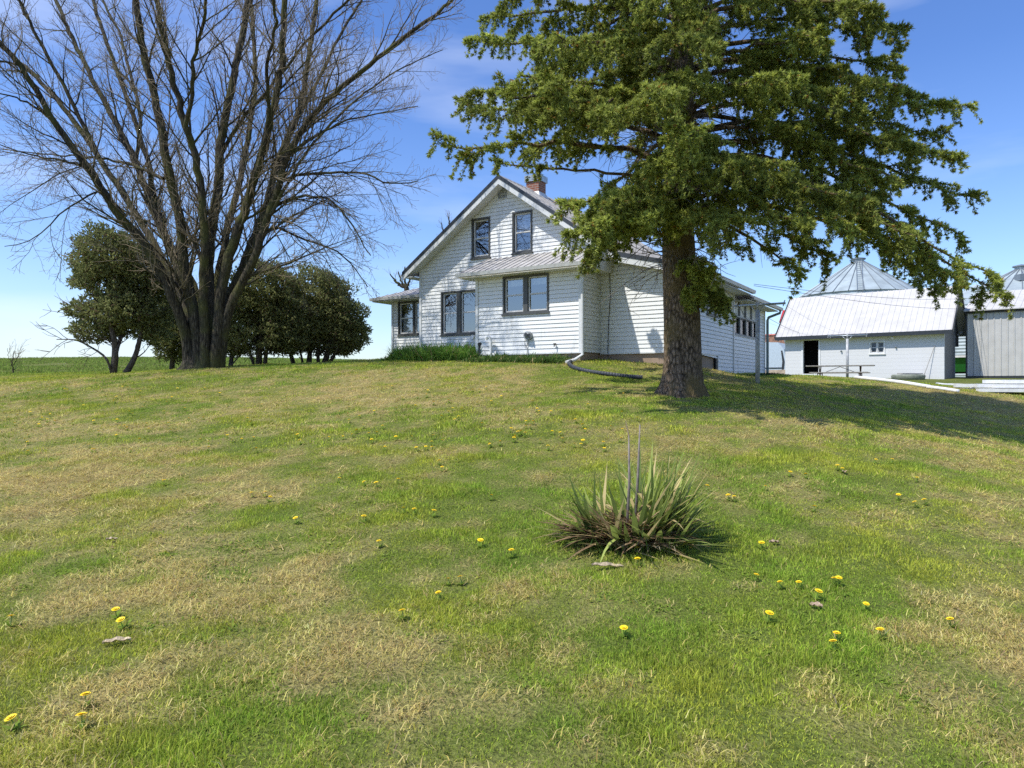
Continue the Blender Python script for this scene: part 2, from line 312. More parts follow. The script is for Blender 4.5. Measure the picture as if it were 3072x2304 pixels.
xs = axis([(-900, -100, 100), (-100, -40, 4), (-40, -16, .6), (-16, 18, .16), (18, 42, .6), (42, 102, 4), (102, 902, 100)])
ys = axis([(-60, -4, 4), (-4, 2, .5), (2, 30, .16), (30, 62, .6), (62, 102, 4), (102, 1002, 100)])
GX, GY = np.meshgrid(xs, ys); Z = H(GX, GY); nx, ny = len(xs), len(ys)
v = np.stack([GX.ravel(), GY.ravel(), Z.ravel()], -1); i = np.arange(ny-1)[:, None]; j = np.arange(nx-1)[None, :]
f = np.stack([i*nx+j, i*nx+j+1, (i+1)*nx+j+1, (i+1)*nx+j], -1).reshape(-1, 4)
d = dry(v[:, 0], v[:, 1])[:, None]
gc = (np.array([.12, .15, .030])*(1-d)+np.array([.38, .30, .13])*d)
gm, t, b = new_mat('lawn_soil'); b.inputs['Roughness'].default_value = .95; b.inputs['Specular IOR Level'].default_value = .1
a_ = t.nodes.new('ShaderNodeAttribute'); a_.attribute_name = 'Col'; n_ = t.nodes.new('ShaderNodeTexNoise'); n_.inputs['Scale'].default_value = 40; n_.inputs['Detail'].default_value = 10
tcn = t.nodes.new('ShaderNodeTexCoord'); t.links.new(tcn.outputs['Object'], n_.inputs['Vector'])
mr = t.nodes.new('ShaderNodeMapRange'); mr.inputs[1].default_value = .3; mr.inputs[2].default_value = .7; mr.inputs[3].default_value = .55; mr.inputs[4].default_value = 1.4; t.links.new(n_.outputs['Fac'], mr.inputs[0])
vm = t.nodes.new('ShaderNodeVectorMath'); vm.operation = 'SCALE'; t.links.new(a_.outputs['Color'], vm.inputs[0]); t.links.new(mr.outputs[0], vm.inputs['Scale']); t.links.new(vm.outputs[0], b.inputs['Base Color'])
bp = t.nodes.new('ShaderNodeBump'); bp.inputs['Distance'].default_value = .04; t.links.new(n_.outputs['Fac'], bp.inputs['Height']); t.links.new(bp.outputs[0], b.inputs['Normal'])
tag(mesh_np('ground', v, f, gm, col=gc, smooth=True), kind='structure')

HROT = R(-32.62); HO = (2.598, 21.03)
hu = np.array([math.cos(HROT), math.sin(HROT)]); hv = np.array([-hu[1], hu[0]])
def hw(s, w): return HO[0]+s*hu[0]+w*hv[0], HO[1]+s*hu[1]+w*hv[1]
def inhouse(x, y):
    dx = x-HO[0]; dy = y-HO[1]; s = dx*hu[0]+dy*hu[1]; w = dx*hv[0]+dy*hv[1]
    return ((s > -6.8) & (s < 2.6) & (w > 0) & (w < 9)) | ((s > -3.55) & (s < 0) & (w > -1.2) & (w < 1)) | ((s > -9.9) & (s < -6) & (w > 2) & (w < 7))
# ------------------------------------------------------------------ grass
def blades(y0, y1, dens, hgt, wid, lean=.55, xm=.80, sel=None, colf=grass_col, two=False, flat=False):
    mg = 1.3; A_ = xm*(y1*y1-y0*y0); B2 = 2*mg*(y1-y0); n = int((A_+B2)*dens)
    y = np.where(rng.random(n) < A_/(A_+B2), np.sqrt(rng.random(n)*(y1*y1-y0*y0)+y0*y0), y0+(y1-y0)*rng.random(n)); x = (rng.random(n)*2-1)*(xm*y+mg)
    k = ~inhouse(x, y) & (rng.random(n) < .35+1.1*noise2(x, y, .09, 66, 2))
    if sel is not None: k &= sel(x, y)
    x = x[k]; y = y[k]; n = len(x); z = H(x, y)-.006
    d = dry(x, y); lush = np.clip(noise2(x, y, .5, 41, 3)*1.6-.3, .35, 1.3)
    hh = hgt*(.55+.75*rng.random(n))*lush*(1.1-.35*d); ww = wid*(.6+.8*rng.random(n)); az = rng.random(n)*2*np.pi; la = az+rng.normal(0, 1.2, n)
    le = (lean+.7*d)*rng.random(n)*1.6
    if flat: le = rng.uniform(1.15, 1.52, n); hh = hgt*(.5+rng.random(n)); z = z+.012+.02*rng.random(n); az = la+np.pi/2
    P = np.stack([x, y, z], -1); sd_ = np.stack([np.cos(az)*ww/2, np.sin(az)*ww/2, 0*az], -1)
    dr = np.stack([np.cos(la)*np.sin(le), np.sin(la)*np.sin(le), np.cos(le)], -1)
    tip = P+dr*hh[:, None]; C = colf(x, y, n)
    if two:
        dm = dr.copy(); dm[:, 2] += .55; dm = unit(dm); mid = P+dm*(hh*.5)[:, None]
        V = np.stack([P-sd_, P+sd_, mid+sd_*.75, mid-sd_*.75, tip], 1).reshape(-1, 3); b0 = np.arange(n)[:, None]*5
        F = np.concatenate([b0+np.array([[0, 1, 2]]), b0+np.array([[0, 2, 3]]), b0+np.array([[3, 2, 4]])]); C = np.repeat(C, 5, 0)
    else:
        V = np.stack([P-sd_, P+sd_, tip], 1).reshape(-1, 3); F = np.arange(3*n).reshape(-1, 3); C = np.repeat(C, 3, 0)
    return V, F, C
def lawn_sel(x, y): return ((x-YU[0])**2+(y-YU[1])**2 > .3**2)
def join(name, parts, mat):
    V = []; F = []; C = []; o = 0
    for a, b, c in parts: V.append(a); F.append(b+o); C.append(c); o += len(a)
    return mesh_np(name, np.concatenate(V), np.concatenate(F), mat, col=np.concatenate(C))
def straw_col(x, y, n):
    return np.clip(np.array([.74, .61, .22])*(rng.random((n, 1))*.8+.35)*(.6+.8*noise2(x, y, .2, 63, 2))[:, None]+rng.normal(0, .03, (n, 3)), .02, .85)
def straw_sel(x, y): return lawn_sel(x, y) & (dry(x, y)+rng.normal(0, .28, len(x)) > .66)
tag(join('straw_thatch', [blades(2.2, 5.5, 6500, .060, .0040, two=True, sel=straw_sel, colf=straw_col, flat=True), blades(5.5, 11, 2300, .085, .0075, sel=straw_sel, colf=straw_col, flat=True), blades(11, 22, 420, .12, .014, sel=straw_sel, colf=straw_col, flat=True)], M['grass']), label='flat tangled dead straw thatch in the dry patches of lawn', cat='grass', kind='stuff')
tag(join('lawn_grass', [blades(2.2, 5.2, 15000, .046, .0050, two=True, sel=lawn_sel), blades(2.2, 6.5, 900, .105, .0042, lean=1.0, two=True, sel=lawn_sel), blades(5.2, 10, 6000, .055, .0095, sel=lawn_sel)], M['grass']), label='short mown lawn of green and straw grass', cat='grass', kind='stuff')
tag(join('lawn_grass', [blades(10, 18, 1700, .065, .017), blades(18, 29, 650, .075, .026)], M['grass']), label='short lawn grass on the rise before the house', cat='grass', kind='stuff')
def field_col(x, y, n):
    c = np.array([.28, .37, .07])*(.55+.8*rng.random((n, 1))); m = rng.random(n) < .12; c[m] = np.array([.25, .22, .09]); return c
tag(join('field_grass', [blades(28, 62, 150, .13, .05, xm=.85, sel=lambda x, y: (x < -2) & (y > 28+1.0*np.sin(x*.4)) & (noise2(x, y, 1.2, 55, 3) > .42), colf=field_col)], M['grass']), label='rough taller grass on the field beyond the lawn', cat='grass', kind='stuff')
def clover(n):
    rows = []; cc = []
    while len(rows) < n:
        Y = math.sqrt(random.uniform(2.4**2, 9**2)); X = random.uniform(-.78, .78)*Y
        if noise2(np.array([X]), np.array([Y]), .6, 91, 3)[0] < .60: continue
        for _ in range(26):
            x = X+random.gauss(0, .05); y = Y+random.gauss(0, .05); rows.append((x, y, h(X, Y), random.random()*6.28, random.uniform(.02, .045), random.uniform(.008, .016), random.uniform(.6, 1.6), random.uniform(.3, 1.1))); k = random.random()
            cc.append(np.array((.16, .25, .035))*(1-k)+np.array((.30, .38, .06))*k)
    V, F = straps(rows, 3); return V, F, np.repeat(np.array(cc), 8, 0)
CLOVER = 1
# grass and leaves near the house walls
def strap(P, az, L, Wd, curl, n=5, th0=None):
    """one strap leaf as rows of points"""
    out = []; p = np.array(P, float); th = th0 if th0 is not None else .15+.3*random.random()
    sx = np.array([-math.sin(az), math.cos(az), 0])
    for i in range(n+1):
        t = i/n; w = Wd*(1-t**2.2)*(.7+.6*math.sin(math.pi*min(t*1.2, 1)))
        out.append(p-sx*w/2); out.append(p+sx*w/2)
        th += curl/n; p = p+np.array([math.cos(az)*math.sin(th), math.sin(az)*math.sin(th), math.cos(th)])*L/n
    return out
def straps(lst, n=5):
    """vectorised leaves: lst rows (x,y,z,az,L,W,curl,th0)"""
    A = np.array(lst, float); N = len(A); az = A[:, 3]; sx = np.stack([-np.sin(az), np.cos(az), 0*az], -1); p = A[:, :3].copy(); th = A[:, 7].copy(); rows = []
    for i in range(n+1):
        t = i/n; w = (A[:, 5]*(1-t**2.5)*(.65+.5*math.sin(math.pi*min(t*1.1, 1))))[:, None]
        rows += [p-sx*w/2, p+sx*w/2]
        th = th+A[:, 6]/n; p = p+np.stack([np.cos(az)*np.sin(th), np.sin(az)*np.sin(th), np.cos(th)], -1)*(A[:, 4]/n)[:, None]
    V = np.stack(rows, 1).reshape(-1, 3); k = 2*(n+1); b0 = (np.arange(N)*k)[:, None]
    F = np.concatenate([b0+np.array([[2*i, 2*i+1, 2*i+3, 2*i+2]]) for i in range(n)])
    return V, F
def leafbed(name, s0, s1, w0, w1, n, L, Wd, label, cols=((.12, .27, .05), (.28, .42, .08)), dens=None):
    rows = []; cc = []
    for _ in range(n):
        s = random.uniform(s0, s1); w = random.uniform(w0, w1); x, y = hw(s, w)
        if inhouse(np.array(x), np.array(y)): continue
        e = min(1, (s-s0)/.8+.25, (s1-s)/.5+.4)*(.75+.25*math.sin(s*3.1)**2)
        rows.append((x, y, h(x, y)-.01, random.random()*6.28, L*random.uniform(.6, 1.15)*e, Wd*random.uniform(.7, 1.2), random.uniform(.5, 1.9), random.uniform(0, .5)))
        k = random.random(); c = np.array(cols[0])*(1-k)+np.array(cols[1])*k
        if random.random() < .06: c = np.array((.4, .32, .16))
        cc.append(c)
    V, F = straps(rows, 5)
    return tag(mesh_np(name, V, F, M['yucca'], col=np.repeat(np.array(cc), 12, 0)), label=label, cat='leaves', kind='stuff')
V, F, C = clover(9000); tag(mesh_np('clover', V, F, M['grass'], col=C), label='darker broad-leaved clover and weeds patching the near lawn', cat='clover', kind='stuff')
leafbed('daylily_foliage', -9.5, -6.7, 1.0, 1.95, 1900, .62, .034, 'strap leaves at the foot of the sunroom wall', ((.12, .27, .05), (.28, .42, .08)))
leafbed('daylily_foliage', -7.2, -3.4, -1.7, -.05, 4600, .74, .034, 'lush green strap leaves along the foot of the front gable wall')
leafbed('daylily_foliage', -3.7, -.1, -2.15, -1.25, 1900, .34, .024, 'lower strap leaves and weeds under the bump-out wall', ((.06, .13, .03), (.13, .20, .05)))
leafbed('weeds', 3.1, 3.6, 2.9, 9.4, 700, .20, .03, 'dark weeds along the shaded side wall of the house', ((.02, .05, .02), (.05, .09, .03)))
leafbed('tall_grass', -.2, 3.2, -1.2, -.02, 900, .13, .012, 'unmown grass tips along the tan block foundation', ((.12, .19, .03), (.2, .26, .05)))

# ------------------------------------------------------------------ walls with lap siding
def siding(mb, m, lo, hi, zb, zt, holes=(), hc=.12, lip=.018):
    cuts = sorted(set([zb, zt]+[c for hh in holes for c in (hh[2], hh[3]) if zb < c < zt]+[zb+k*hc for k in range(1, int((zt-zb)/hc)+1)]))
    for z0, z1 in zip(cuts[:-1], cuts[1:]):
        if z1-z0 < 1e-4: continue
        fr = lambda z: lip*(1-((z-zb) % hc)/hc)
        o0 = fr(z0+1e-6); o1 = fr(z1-1e-6); zm = (z0+z1)/2
        segs = [(0., 1.)]
        a0, b0, a1, b1 = lo(z0), hi(z0), lo(z1), hi(z1)
        if b0-a0 < .01: continue
        am, bm = lo(zm), hi(zm); iv = [(am, bm)]
        for (h0, h1, q0, q1) in holes:
            if q0 < zm < q1:
                nv = []
                for (x0, x1) in iv:
                    if h1 <= x0 or h0 >= x1: nv.append((x0, x1)); continue
                    if h0 > x0: nv.append((x0, h0))
                    if h1 < x1: nv.append((h1, x1))
                iv = nv
        for (x0, x1) in iv:
            l0 = a0 if abs(x0-am) < 1e-6 else x0; l1 = a1 if abs(x0-am) < 1e-6 else x0
            r0 = b0 if abs(x1-bm) < 1e-6 else x1; r1 = b1 if abs(x1-bm) < 1e-6 else x1
            top = abs(((z1-zb)/hc)-round((z1-zb)/hc)) < 1e-3; zt_ = z1-(.009 if top else 0)
            mb.quad(m(l0, o0, z0), m(r0, o0, z0), m(r1, o1, zt_), m(l1, o1, zt_))
            if top: mb.quad(m(l1, o1, zt_), m(r1, o1, zt_), m(r1, -.03, zt_), m(l1, -.03, zt_)); mb.quad(m(l1, -.03, zt_), m(r1, -.03, zt_), m(r1, -.03, z1), m(l1, -.03, z1))
            if abs(((z0-zb)/hc)-round((z0-zb)/hc)) < 1e-3: mb.quad(m(l0, -.03, z0), m(r0, -.03, z0), m(r0, o0, z0), m(l0, o0, z0))
def ring(mb, m, a0, a1, z0, z1, wd, o0, o1):
    """rectangular ring of four butted bars between depth o0..o1 (out positive)"""
    def bar(x0, x1, y0, y1):
        P = [m(x, o, z) for z in (y0, y1) for o in (o0, o1) for x in (x0, x1)]; n = len(mb.v); mb.v += P
        mb.f += [tuple(n+i for i in q) for q in ((0, 2, 3, 1), (4, 5, 7, 6), (0, 1, 5, 4), (2, 6, 7, 3), (0, 4, 6, 2), (1, 3, 7, 5))]
    bar(a0, a1, z0, z0+wd); bar(a0, a1, z1-wd, z1); bar(a0, a0+wd, z0+wd, z1-wd); bar(a1-wd, a1, z0+wd, z1-wd)
def bars(mb, m, x0, x1, z0, z1, o0, o1):
    P = [m(x, o, z) for z in (z0, z1) for o in (o0, o1) for x in (x0, x1)]; n = len(mb.v); mb.v += P
    mb.f += [tuple(n+i for i in q) for q in ((0, 2, 3, 1), (4, 5, 7, 6), (0, 1, 5, 4), (2, 6, 7, 3), (0, 4, 6, 2), (1, 3, 7, 5))]
def window(root, m, a0, a1, z0, z1, n=1, mull=.0, fw=.055, curtain=None, fmat='frame', label=None, name='window', rail=True, dep=.10):
    f = MB(); ring(f, m, a0, a1, z0, z1, fw, -dep, .035)
    bars(f, m, a0-.03, a1+.03, z0-.045, z0-.001, -.01, .06)                      # sill
    wi = (a1-a0-2*fw-mull*(n-1))/n; spans = []
    for i in range(n):
        x0 = a0+fw+i*(wi+mull); spans.append((x0, x0+wi))
        if i < n-1: bars(f, m, x0+wi, x0+wi+mull, z0+fw, z1-fw, -dep, .02)
    fo = f.build(name, M[fmat], root); 
    if label: fo['label'] = label
    zz0, zz1 = z0+fw, z1-fw; zm = (zz0+zz1)/2
    for (x0, x1) in spans:
        s_ = MB(); ring(s_, m, x0+.004, x1-.004, zz0+.004, zz1-.004, .045, -dep+.01, -.035)
        if rail: bars(s_, m, x0+.05, x1-.05, zm-.022, zm+.022, -dep+.012, -.04)
        s_.build('sash', M['sash'], fo)
        p = MB(); p.quad(m(x0+.03, -dep+.03, zz0+.03), m(x1-.03, -dep+.03, zz0+.03), m(x1-.03, -dep+.03, zz1-.03), m(x0+.03, -dep+.03, zz1-.03)); p.build('pane', M['glass'], fo)
    if curtain:
        mat, (c0, c1), (y0, y1) = curtain; c = MB(); N = 24
        for k in range(N):
            xa = a0+(a1-a0)*(c0+(c1-c0)*k/N); xb = a0+(a1-a0)*(c0+(c1-c0)*(k+1)/N); oa = -dep-.06-.025*math.sin(k*1.9); ob = -dep-.06-.025*math.sin((k+1)*1.9)
            c.quad(m(xa, oa, z0+(z1-z0)*y0), m(xb, ob, z0+(z1-z0)*y0), m(xb, ob, z0+(z1-z0)*y1), m(xa, oa, z0+(z1-z0)*y1))
        c.build('curtain', M[mat], fo)
    dk = MB(); A = m(a0+.02, -dep-.001, z0+.02); 
    for q in (((a0, -.6, z0), (a1, -.6, z0), (a1, -.6, z1), (a0, -.6, z1)), ((a0+.01, -.09, z0+.01), (a1-.01, -.09, z0+.01), (a1, -.6, z0), (a0, -.6, z0)), ((a0+.01, -.09, z1-.01), (a1-.01, -.09, z1-.01), (a1, -.6, z1), (a0, -.6, z1)),
              ((a0+.01, -.09, z0), (a0+.01, -.09, z1), (a0, -.6, z1), (a0, -.6, z0)), ((a1-.01, -.09, z0), (a1-.01, -.09, z1), (a1, -.6, z1), (a1, -.6, z0))): dk.quad(*[m(*c) for c in q])
    dk.build('reveal', M['dark'], fo)
    return fo
# ------------------------------------------------------------------ house
HS = empty('farmhouse', (HO[0], HO[1], 0), HROT, label='white farmhouse with lap siding, steep front gable and brick chimney on the rise', cat='house')
F0 = lambda s, o, z: (s, -o, z)
FB = lambda s, o, z: (s, -1.22-o, z)
FS = lambda s, o, z: (s, 2-o, z)
SR = lambda w, o, z: (2.64+o, w, z)
SP = lambda w, o, z: (2.60+o, w, z)
SB = lambda w, o, z: (o, w, z)
SBL = lambda w, o, z: (-3.575-o, w, z)
SL = lambda w, o, z: (-6.84-o, w, z)
SSL = lambda w, o, z: (-9.96-o, w, z)
AP = (-3.3, 8.08); LE = (-6.84, 5.62)
def lo_main(z): return -6.84 if z < 5.67 else -6.84+(z-5.67)/(8.10-5.67)*(3.54)
def hi_main(z):
    if z < 4.80: return 2.64
    if z < 5.26: return 2.64-(z-4.80)/(5.26-4.80)*(2.64-.75)
    return .75-(z-5.26)/(8.10-5.26)*(4.05)
holes_f = [(-4.66, -3.92, 5.78, 7.09), (-3.06, -2.32, 5.79, 7.11), (-5.95, -4.45, 3.30, 4.77)]
w1 = MB(); siding(w1, F0, lo_main, hi_main, 2.54, 8.06, holes_f)
w1.build('front_wall', M['siding'], HS)
w2 = MB(); siding(w2, FB, lambda z: -3.575, lambda z: 0., 2.54, 4.98, [(-2.62, -1.03, 3.72, 4.85)])
siding(w2, SB, lambda z: -1.22, lambda z: 0., 2.54, 5.05); siding(w2, SBL, lambda z: -1.22, lambda z: 0., 2.54, 5.05)
w2.build('bumpout_wall', M['siding'], HS)
w3 = MB(); siding(w3, SR, lambda z: 0. if z > 2.53 else 2.86, lambda z: 4.62, 1.94, 4.82, [(1.78, 2.75, 3.71, 4.52)])
w3.build('side_wall', M['siding'], HS)
w4 = MB(); siding(w4, SP, lambda z: 4.64, lambda z: 9.1, 1.94, 4.66, [(4.78, 8.0, 3.28, 4.62)]); w4.build('porch_wall', M['siding'], HS)
w5 = MB(); siding(w5, FS, lambda z: -9.96, lambda z: -6.84, 2.4, 4.90, [(-9.67, -7.3, 3.55, 4.86)]); siding(w5, SSL, lambda z: 2., lambda z: 6.5, 2.4, 4.9); w5.build('sunroom_wall', M['siding'], HS)
w6 = MB(); siding(w6, SL, lambda z: 0., lambda z: 9., 2.4, 5.67); w6.build('left_wall', M['siding'], HS)
for bx in ((-6.8, .7, 8.9, 9.0, 1.8, 5.6), (.7, 2.58, 9.0, 9.1, 1.8, 4.7), (-9.9, -6.84, 6.4, 6.5, 1.8, 4.9), (2.0, 2.6, 4.62, 4.64, 1.8, 4.8)): MB().box(*bx).build('rear_wall', M['siding'], HS)
fd = MB(); fd.box(-9.9, -6.84, 2.05, 6.4, 1.2, 2.42); fd.box(-6.8, 2.56, .05, 2.9, 1.2, 2.545); fd.box(-3.53, -.05, -1.17, .05, 1.2, 2.543); fd.box(-6.8, 2.5, 2.9, 8.9, 1.2, 1.95)
fd.box(2.5, 2.59, 2.9, 9.05, 1.2, 1.943)
fd.build('foundation', M['block'], HS)
tr = MB()   # corner boards and bands
for x0, x1, y0, y1, z0, z1 in [(-6.90, -6.80, -.035, .06, 2.4, 5.62), (-3.62, -3.53, -1.262, -1.17, 2.5, 4.97), (-.05, .035, -1.262, -1.17, 2.5, 4.97), (2.60, 2.68, -.035, .05, 2.5, 4.78),
        (2.62, 2.68, 4.60, 4.68, 1.9, 4.78), (2.58, 2.64, 9.05, 9.13, 1.9, 4.6), (-10.0, -9.91, 1.955, 2.05, 2.3, 4.86), (-.035, .035, -.035, -.02, 2.54, 5.2), (-6.84, -6.79, 1.945, 2.0, 2.4, 4.86), (2.6, 2.675, 2.84, 2.90, 1.9, 2.54)]:
    MB().box(x0, x1, y0, y1, z0, z1).build('corner_board', M['trim'], HS)
for m_, a_0, a_1 in ((F0, .03, 2.6), (FB, -3.53, -.05), (SR, .05, 2.84)):
    tr = MB(); bars(tr, m_, a_0, a_1, 2.50, 2.539, -.01, .028); tr.build('starter_strip', M['trim'], HS)
cn = MB(); bars(cn, SR, 2.72, 2.84, 1.7, 2.50, -.04, .01); cn.build('bulkhead_edge', M['dtrim'], HS)
window(HS, F0, -4.66, -3.92, 5.78, 7.09, label='left upper gable window')
window(HS, F0, -3.06, -2.32, 5.79, 7.11, label='right upper gable window', curtain=('pcurtain', (.1, .9), (.55, 1)))
window(HS, F0, -5.95, -4.45, 3.30, 4.77, n=2, mull=.17, curtain=('curtain', (.02, .42), (.02, .98)), label='double window with a brown curtain under the gable')
window(HS, FB, -2.62, -1.03, 3.72, 4.85, n=2, mull=.15, fmat='frame', curtain=('pcurtain', (.05, .95), (.75, 1)), label='double window in the bump-out wall')
window(HS, SR, 1.78, 2.75, 3.71, 4.52, n=1, label='small side window')
window(HS, FS, -9.67, -7.3, 3.55, 4.86, n=3, mull=.10, curtain=('pcurtain', (.05, .95), (.02, .60)), label='sunroom window with pale curtains')
# porch glazing: lower screens under pale panels
pg = MB(); ring(pg, SP, 4.78, 8.0, 3.28, 4.62, .05, -.08, .03); bars(pg, SP, 4.83, 7.95, 3.90, 3.95, -.06, .028)
for k in range(1, 4): bars(pg, SP, 4.78+.805*k-.03, 4.78+.805*k+.03, 3.33, 4.57, -.07, .026)
pgo = pg.build('porch_window', M['gframe'], HS)
p = MB()
for k in range(4): bars(p, SP, 4.83+.805*k, 4.72+.805*(k+1), 3.955, 4.565, -.055, -.035)
p.build('panel', M['soffit'], pgo)
for k in range(4):
    p = MB(); ring(p, SP, 4.84+.805*k, 4.72+.805*(k+1), 3.335, 3.895, .03, -.05, -.01); p.build('sash', M['dtrim'], pgo)
    p = MB(); x0 = 4.86+.805*k; x1 = 4.70+.805*(k+1); p.quad(SP(x0, -.04, 3.35), SP(x1, -.04, 3.35), SP(x1, -.04, 3.88), SP(x0, -.04, 3.88)); p.build('pane', M['glass'], pgo)
p = MB(); p.box(2.3, 2.32, 4.75, 8.05, 3.25, 4.64); p.build('blind', M['curtain'], pgo)
# gable vent
vt = MB(); ring(vt, F0, -3.60, -3.28, 7.61, 7.90, .03, .0, .045)
for k in range(5): bars(vt, F0, -3.57, -3.31, 7.655+k*.046, 7.67+k*.046, .005, .04)
vt.build('gable_vent', M['gframe'], HS)
# roofs
def roofplane(mb, ribs, p_hi, p_lo, y0, y1, th=.05, rib=.23, rh=.02):
    """slab sloping in x from p_hi (x,z) to p_lo, spanning y0..y1"""
    (xa, za), (xb, zb) = p_hi, p_lo
    mb.prism([(xa, za), (xb, zb), (xb, zb-th), (xa, za-th)], lambda p, d: (p[0], d, p[1]), y0, y1)
    k = y0+.05; nx_, nz_ = -(zb-za), (xb-xa); l = math.hypot(nx_, nz_); nx_ /= l; nz_ /= l
    if nz_ < 0: nx_, nz_ = -nx_, -nz_
    while k < y1-.04:
        ribs.prism([(xa, za-.002), (xb, zb-.002), (xb+nx_*rh, zb+nz_*rh), (xa+nx_*rh, za+nz_*rh)], lambda p, d: (p[0], d, p[1]), k, k+.04); k += rib
rf = MB(); rb = MB()
roofplane(rf, rb, (-3.3, 8.22), (-7.28, 5.49), -.45, 9.3); roofplane(rf, rb, (-3.299, 8.22), (.75, 5.38), -.45, 9.3)
roofplane(rf, rb, (.752, 5.375), (3.16, 4.77), -.45, 5.02); roofplane(rf, rb, (.752, 5.22), (3.10, 4.60), 5.03, 9.45)
rf.v += rb.v[:0]; n0 = len(rf.v); rf.v += rb.v; rf.f += [tuple(i+n0 for i in q) for q in rb.f]
rf.build('main_roof', M['roofm'], HS)
rc = MB(); rc.prism([(-3.46, 8.13), (-3.3, 8.25), (-3.14, 8.13), (-3.3, 8.235)], lambda p, d: (p[0], d, p[1]), -.46, 9.32); rc.build('ridge_cap', M['roofm'], HS)
# dark rake edge, white fascia and soffit on the front
def strip(mb, path, up, dn, y0, y1):
    for (a, b) in zip(path[:-1], path[1:]): mb.prism([(a[0], a[1]+up), (b[0], b[1]+up), (b[0], b[1]-dn), (a[0], a[1]-dn)], lambda p, d: (p[0], d, p[1]), y0, y1)
path = [(-7.30, 5.476), (-3.3, 8.22), (.75, 5.38), (3.18, 4.765)]
dk = MB(); strip(dk, path, .028, .10, -.485, -.452); dk.build('rake_edge', M['dtrim'], HS)
fs = MB(); strip(fs, path, -.101, .27, -.47, -.44)
fs.build('fascia', M['trim'], HS)
so = MB(); strip(so, [(-7.24, 5.33), (-3.3, 8.03), (.72, 5.21), (3.10, 4.63)], .0, .02, -.44, -.022)
so.box(-7.26, -6.86, -.44, 9.2, 5.30, 5.33); so.box(2.66, 3.10, -.43, 5.0, 4.60, 4.63); so.box(2.66, 3.05, 5.03, 9.4, 4.42, 4.45); so.build('soffit', M['soffit'], HS)
# bump-out shed roof
b1 = MB(); A0 = (0.0, 5.66); 
def shed(mb, x0, x1, ya, za, yb, zb, th=.05, rib=.23, rh=.02):
    mb.prism([(ya, za), (yb, zb), (yb, zb-th), (ya, za-th)], lambda p, d: (d, p[0], p[1]), x0, x1); k = x0+.03
    while k < x1-.03: mb.prism([(ya, za-.002), (yb, zb-.002), (yb, zb+rh), (ya, za+rh)], lambda p, d: (d, p[0], p[1]), k, k+.04); k += rib
shed(b1, -3.99, .45, -.03, 5.70, -1.66, 5.01); b1.build('bumpout_roof', M['roofm'], HS)
so2 = MB(); so2.box(-3.97, .43, -1.64, -1.24, 4.86, 4.885); 
for xx in (-3.97, .42): so2.prism([(-.03, 5.64), (-1.64, 4.955), (-1.64, 4.87), (-.03, 4.87)], lambda p, d: (d, p[0], p[1]), xx, xx+.02)
so2.box(-3.95, -3.6, -1.24, -.03, 4.87, 4.89); so2.box(.05, .42, -1.24, -.03, 4.87, 4.89); so2.build('bumpout_soffit', M['soffit'], HS)
gt = MB()
gp = [(0, 0), (-.11, .0), (-.13, .10), (-.11, .10), (-.10, .02), (0, .02)]
def gutter(x0, x1, y, z):
    g = MB(); g.prism([(y+a, z+b) for a, b in gp], lambda p, d: (d, p[0], p[1]), x0, x1); return g
gutter(-4.0, .46, -1.665, 4.89).build('bumpout_gutter', M['gutter'], HS)
gutter(-10.62, -6.9, 1.49, 4.90).build('sunroom_gutter', M['gutter'], HS)
g = MB(); g.prism([(3.16-a, 4.62+b) for a, b in gp], lambda p, d: (p[0], d, p[1]), -.43, 5.03); g.build('side_gutter', M['gutter'], HS)
g = MB(); g.prism([(3.10-a, 4.45+b) for a, b in gp], lambda p, d: (p[0], d, p[1]), 5.05, 9.47); g.build('porch_gutter', M['gutter'], HS)
g = MB(); g.prism([(-7.28+a, 5.34+b) for a, b in gp], lambda p, d: (p[0], d, p[1]), -.43, 9.3); g.build('left_gutter', M['gutter'], HS)
# sunroom hip roof
sr = MB(); e = [(-10.6, 1.5), (-6.86, 1.5), (-6.86, 7.0), (-10.6, 7.0)]
sr.v += [(-10.6, 1.5, 5.01), (-6.86, 1.5, 5.01), (-6.86, 3.6, 5.80), (-8.3, 3.6, 5.80), (-8.3, 5.0, 5.80), (-6.86, 5.0, 5.80), (-10.6, 7.0, 5.01), (-6.86, 7.0, 5.01)]
sr.f += [(0, 1, 2, 3), (0, 3, 4, 6), (3, 2, 5, 4), (4, 5, 7, 6)]
for k in range(14):
    x = -10.4+k*.25
    y1_ = 3.6 if x > -8.3 else 1.5+(x+10.6)/2.3*2.1; z1_ = 5.01+(y1_-1.5)/2.1*.79
    sr.prism([(1.5, 5.011), (y1_, z1_+.001), (y1_, z1_+.02), (1.5, 5.03)], lambda p, d: (d, p[0], p[1]), x, x+.035)
sr.build('sunroom_roof', M['roofm'], HS)
ss = MB(); ss.box(-10.58, -6.9, 1.5, 6.95, 4.86, 4.89); ss.box(-10.59, -10.57, 1.5, 7, 4.89, 5.0); ss.build('sunroom_soffit', M['soffit'], HS)
# chimney
ch = MB(); ch.box(-3.53, -3.04, 1.6, 2.08, 7.7, 8.53); cho = ch.build('chimney', M['brick'], HS)
c2 = MB(); c2.box(-3.58, -2.99, 1.55, 2.13, 8.53, 8.74); c2.build('chimney_cap', M['zinc'], cho)
c3 = MB(); c3.v += [(-3.60, 1.5, 8.0), (-2.94, 1.5, 7.95), (-2.94, 2.2, 7.95), (-3.60, 2.2, 8.0), (-3.535, 1.595, 8.22), (-3.035, 1.595, 8.16), (-3.035, 2.085, 8.16), (-3.535, 2.085, 8.22)]
c3.f += [(0, 1, 5, 4), (1, 2, 6, 5), (2, 3, 7, 6), (3, 0, 4, 7)]; c3.build('flashing', M['trim'], cho)
